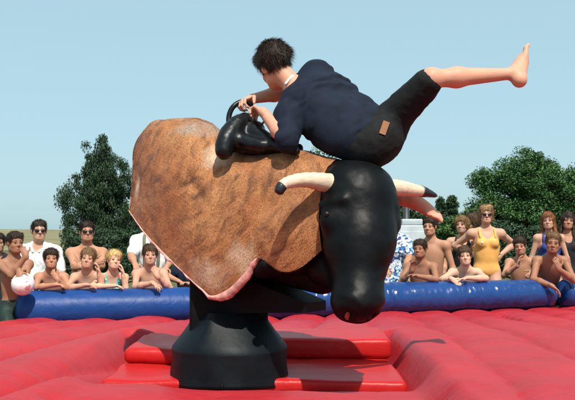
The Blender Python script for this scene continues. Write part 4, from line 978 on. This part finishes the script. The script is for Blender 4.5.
def tree(name, label, lobes, D, base_px, lm, nclump, nleaf, lsize, crad, droop=0.0, grp='trees behind the crowd', trunk=.22, depth=1.0):
    """lobes: (px, py, rx, ry) crown masses as seen at distance D"""
    k = D / 798.6; L_ = []
    for px, py, rx, ry in lobes: L_.append((U(px, py, D), rx * k, ry * k))
    b = U(base_px, 235, D); b[2] = 0
    root = empty(name, b, label, 'tree', grp)
    ar = np.array([l[1] * l[2] * (l[1] + l[2]) for l in L_]); ar = ar / ar.sum(); cl = []
    for i in rng.choice(len(L_), nclump, p=ar):
        d = rng.normal(size=3); d /= np.linalg.norm(d); rr = rng.random() ** .36
        c = L_[i][0] + d * rr * V(L_[i][1], L_[i][1] * depth, L_[i][2]); c[1] += rng.normal(0, .2); 
        if c[2] > .2: cl.append(c)
    cl = np.array(cl); cr = rng.uniform(.6, 1.25, len(cl)) * crad
    idx = rng.integers(0, len(cl), nleaf); off = rng.normal(0, 1, (nleaf, 3)); off /= np.linalg.norm(off, axis=1, keepdims=True); off *= (rng.random(nleaf) ** .45 * cr[idx])[:, None]
    off[:, 2] *= .75; 
    if droop: off[:, 2] -= droop * rng.random(nleaf) ** 2 * cr[idx]; off[:, :2] *= (1 - .35 * droop)
    pos = cl[idx] + off; ok = pos[:, 2] > .1; pos = pos[ok]; n = len(pos)
    nr_ = rng.normal(0, .7, (n, 3)) + V(0, -.1, .9); nr_ /= np.linalg.norm(nr_, axis=1, keepdims=True)
    t = np.cross(nr_, rng.normal(size=(n, 3))); t /= np.linalg.norm(t, axis=1, keepdims=True); s_ = np.cross(nr_, t); sz = rng.uniform(.6, 1.3, n)[:, None] * lsize
    if droop: t = t * .6 + V(0, 0, -.8)
    v = np.stack([pos - t * sz, pos + s_ * sz * .42 + nr_ * sz * .1, pos + t * sz, pos - s_ * sz * .42 + nr_ * sz * .1], 1).reshape(-1, 3)
    make_mesh('crown', v, np.arange(n * 4).reshape(-1, 4), lm, root, smooth=False)
    # trunk with limbs
    top = max(l[0][2] for l in L_); tp = [b + V(0, 0, 0), b + V(.1, 0, top * .25), b + V(-.05, .1, top * .5), b + V(.1, 0, top * .8)]
    T_ = spline(tp, 20); parts = [tube(T_, np.linspace(trunk, trunk * .15, 20) * (1 + .5 * np.exp(-np.arange(20) * .9)), 12)]
    for c in cl[rng.choice(len(cl), min(34, len(cl)), replace=False)]:
        j = min(19, max(4, int(20 * (c[2] / top) * .75))); s0 = T_[j]; md = (s0 + c) / 2 + V(0, 0, -.1 + .2 * rng.random())
        parts.append(tube(spline([s0, md, c], 7), np.linspace(trunk * .35, trunk * .05, 7), 6))
    vv, ff = joinparts(parts); make_mesh('trunk', vv, ff, M_BARK, root)
tree('birch_tree', 'tall dark drooping tree behind the sunglasses man at left', [(97, 155, 15, 20), (108, 178, 26, 26), (84, 178, 12, 13), (92, 205, 31, 24), (72, 205, 14, 20), (122, 205, 26, 28), (112, 235, 40, 22), (78, 232, 16, 16), (148, 225, 22, 30)], 46, 108, ML1, 430, 90000, .068, .48, .7)
tree('round_tree', 'broad leafy green tree behind the girls at right', [(530, 180, 32, 28), (500, 195, 26, 28), (553, 192, 30, 32), (585, 200, 28, 34), (486, 200, 14, 28), (520, 220, 45, 26), (560, 225, 40, 24), (480, 182, 8, 14)], 40, 530, ML2, 520, 120000, .072, .52)
tree('bushy_tree', 'tree peeking out between the rider and the bull back', [(318, 178, 28, 30), (345, 200, 45, 32), (385, 210, 22, 26), (300, 200, 30, 26)], 48, 340, ML2, 200, 26000, .10, .55)
tree('bushy_tree', 'low dark green tree behind the flowered dress', [(398, 218, 16, 18), (420, 226, 20, 14), (440, 228, 14, 13)], 44, 410, ML1, 130, 16000, .09, .4)
tree('poplar_tree', 'left of two small slim poplars above the blond woman', [(441, 215, 5, 17), (441, 205, 3.5, 9)], 95, 441, ML4, 60, 7000, .16, .5, trunk=.18)
tree('poplar_tree', 'right of two small slim poplars above the blond woman', [(453, 217, 6, 19), (453, 206, 4, 11)], 95, 453, ML4, 60, 8000, .16, .5, trunk=.18)
tree('light_green_bush', 'light green bush behind the curly blond woman', [(462, 226, 20, 12), (478, 222, 14, 14), (446, 230, 14, 9)], 38, 464, ML3, 120, 14000, .085, .35, trunk=.1)
tree('dark_bush', 'dark bush at the foot of the broad tree', [(500, 238, 34, 14), (545, 240, 40, 16), (590, 235, 30, 20)], 34, 540, ML1, 160, 20000, .08, .4, trunk=.1)
tree('dark_bush', 'dark bush at the foot of the drooping tree', [(75, 240, 18, 9), (120, 240, 34, 12), (165, 238, 30, 16)], 42, 118, ML1, 120, 14000, .085, .4, trunk=.1)
tree('dark_bush', 'low dark bush on the grass behind the boys at left', [(70, 262, 26, 14), (112, 260, 30, 16), (150, 262, 26, 16), (180, 262, 24, 18)], 17, 118, ML1, 150, 22000, .035, .16, trunk=.05)
tree('dark_bush', 'low dark bush on the grass behind the orange swimsuit', [(448, 258, 18, 16), (500, 258, 26, 16), (540, 258, 26, 16), (575, 258, 20, 16)], 17, 520, ML1, 150, 22000, .035, .16, trunk=.05)
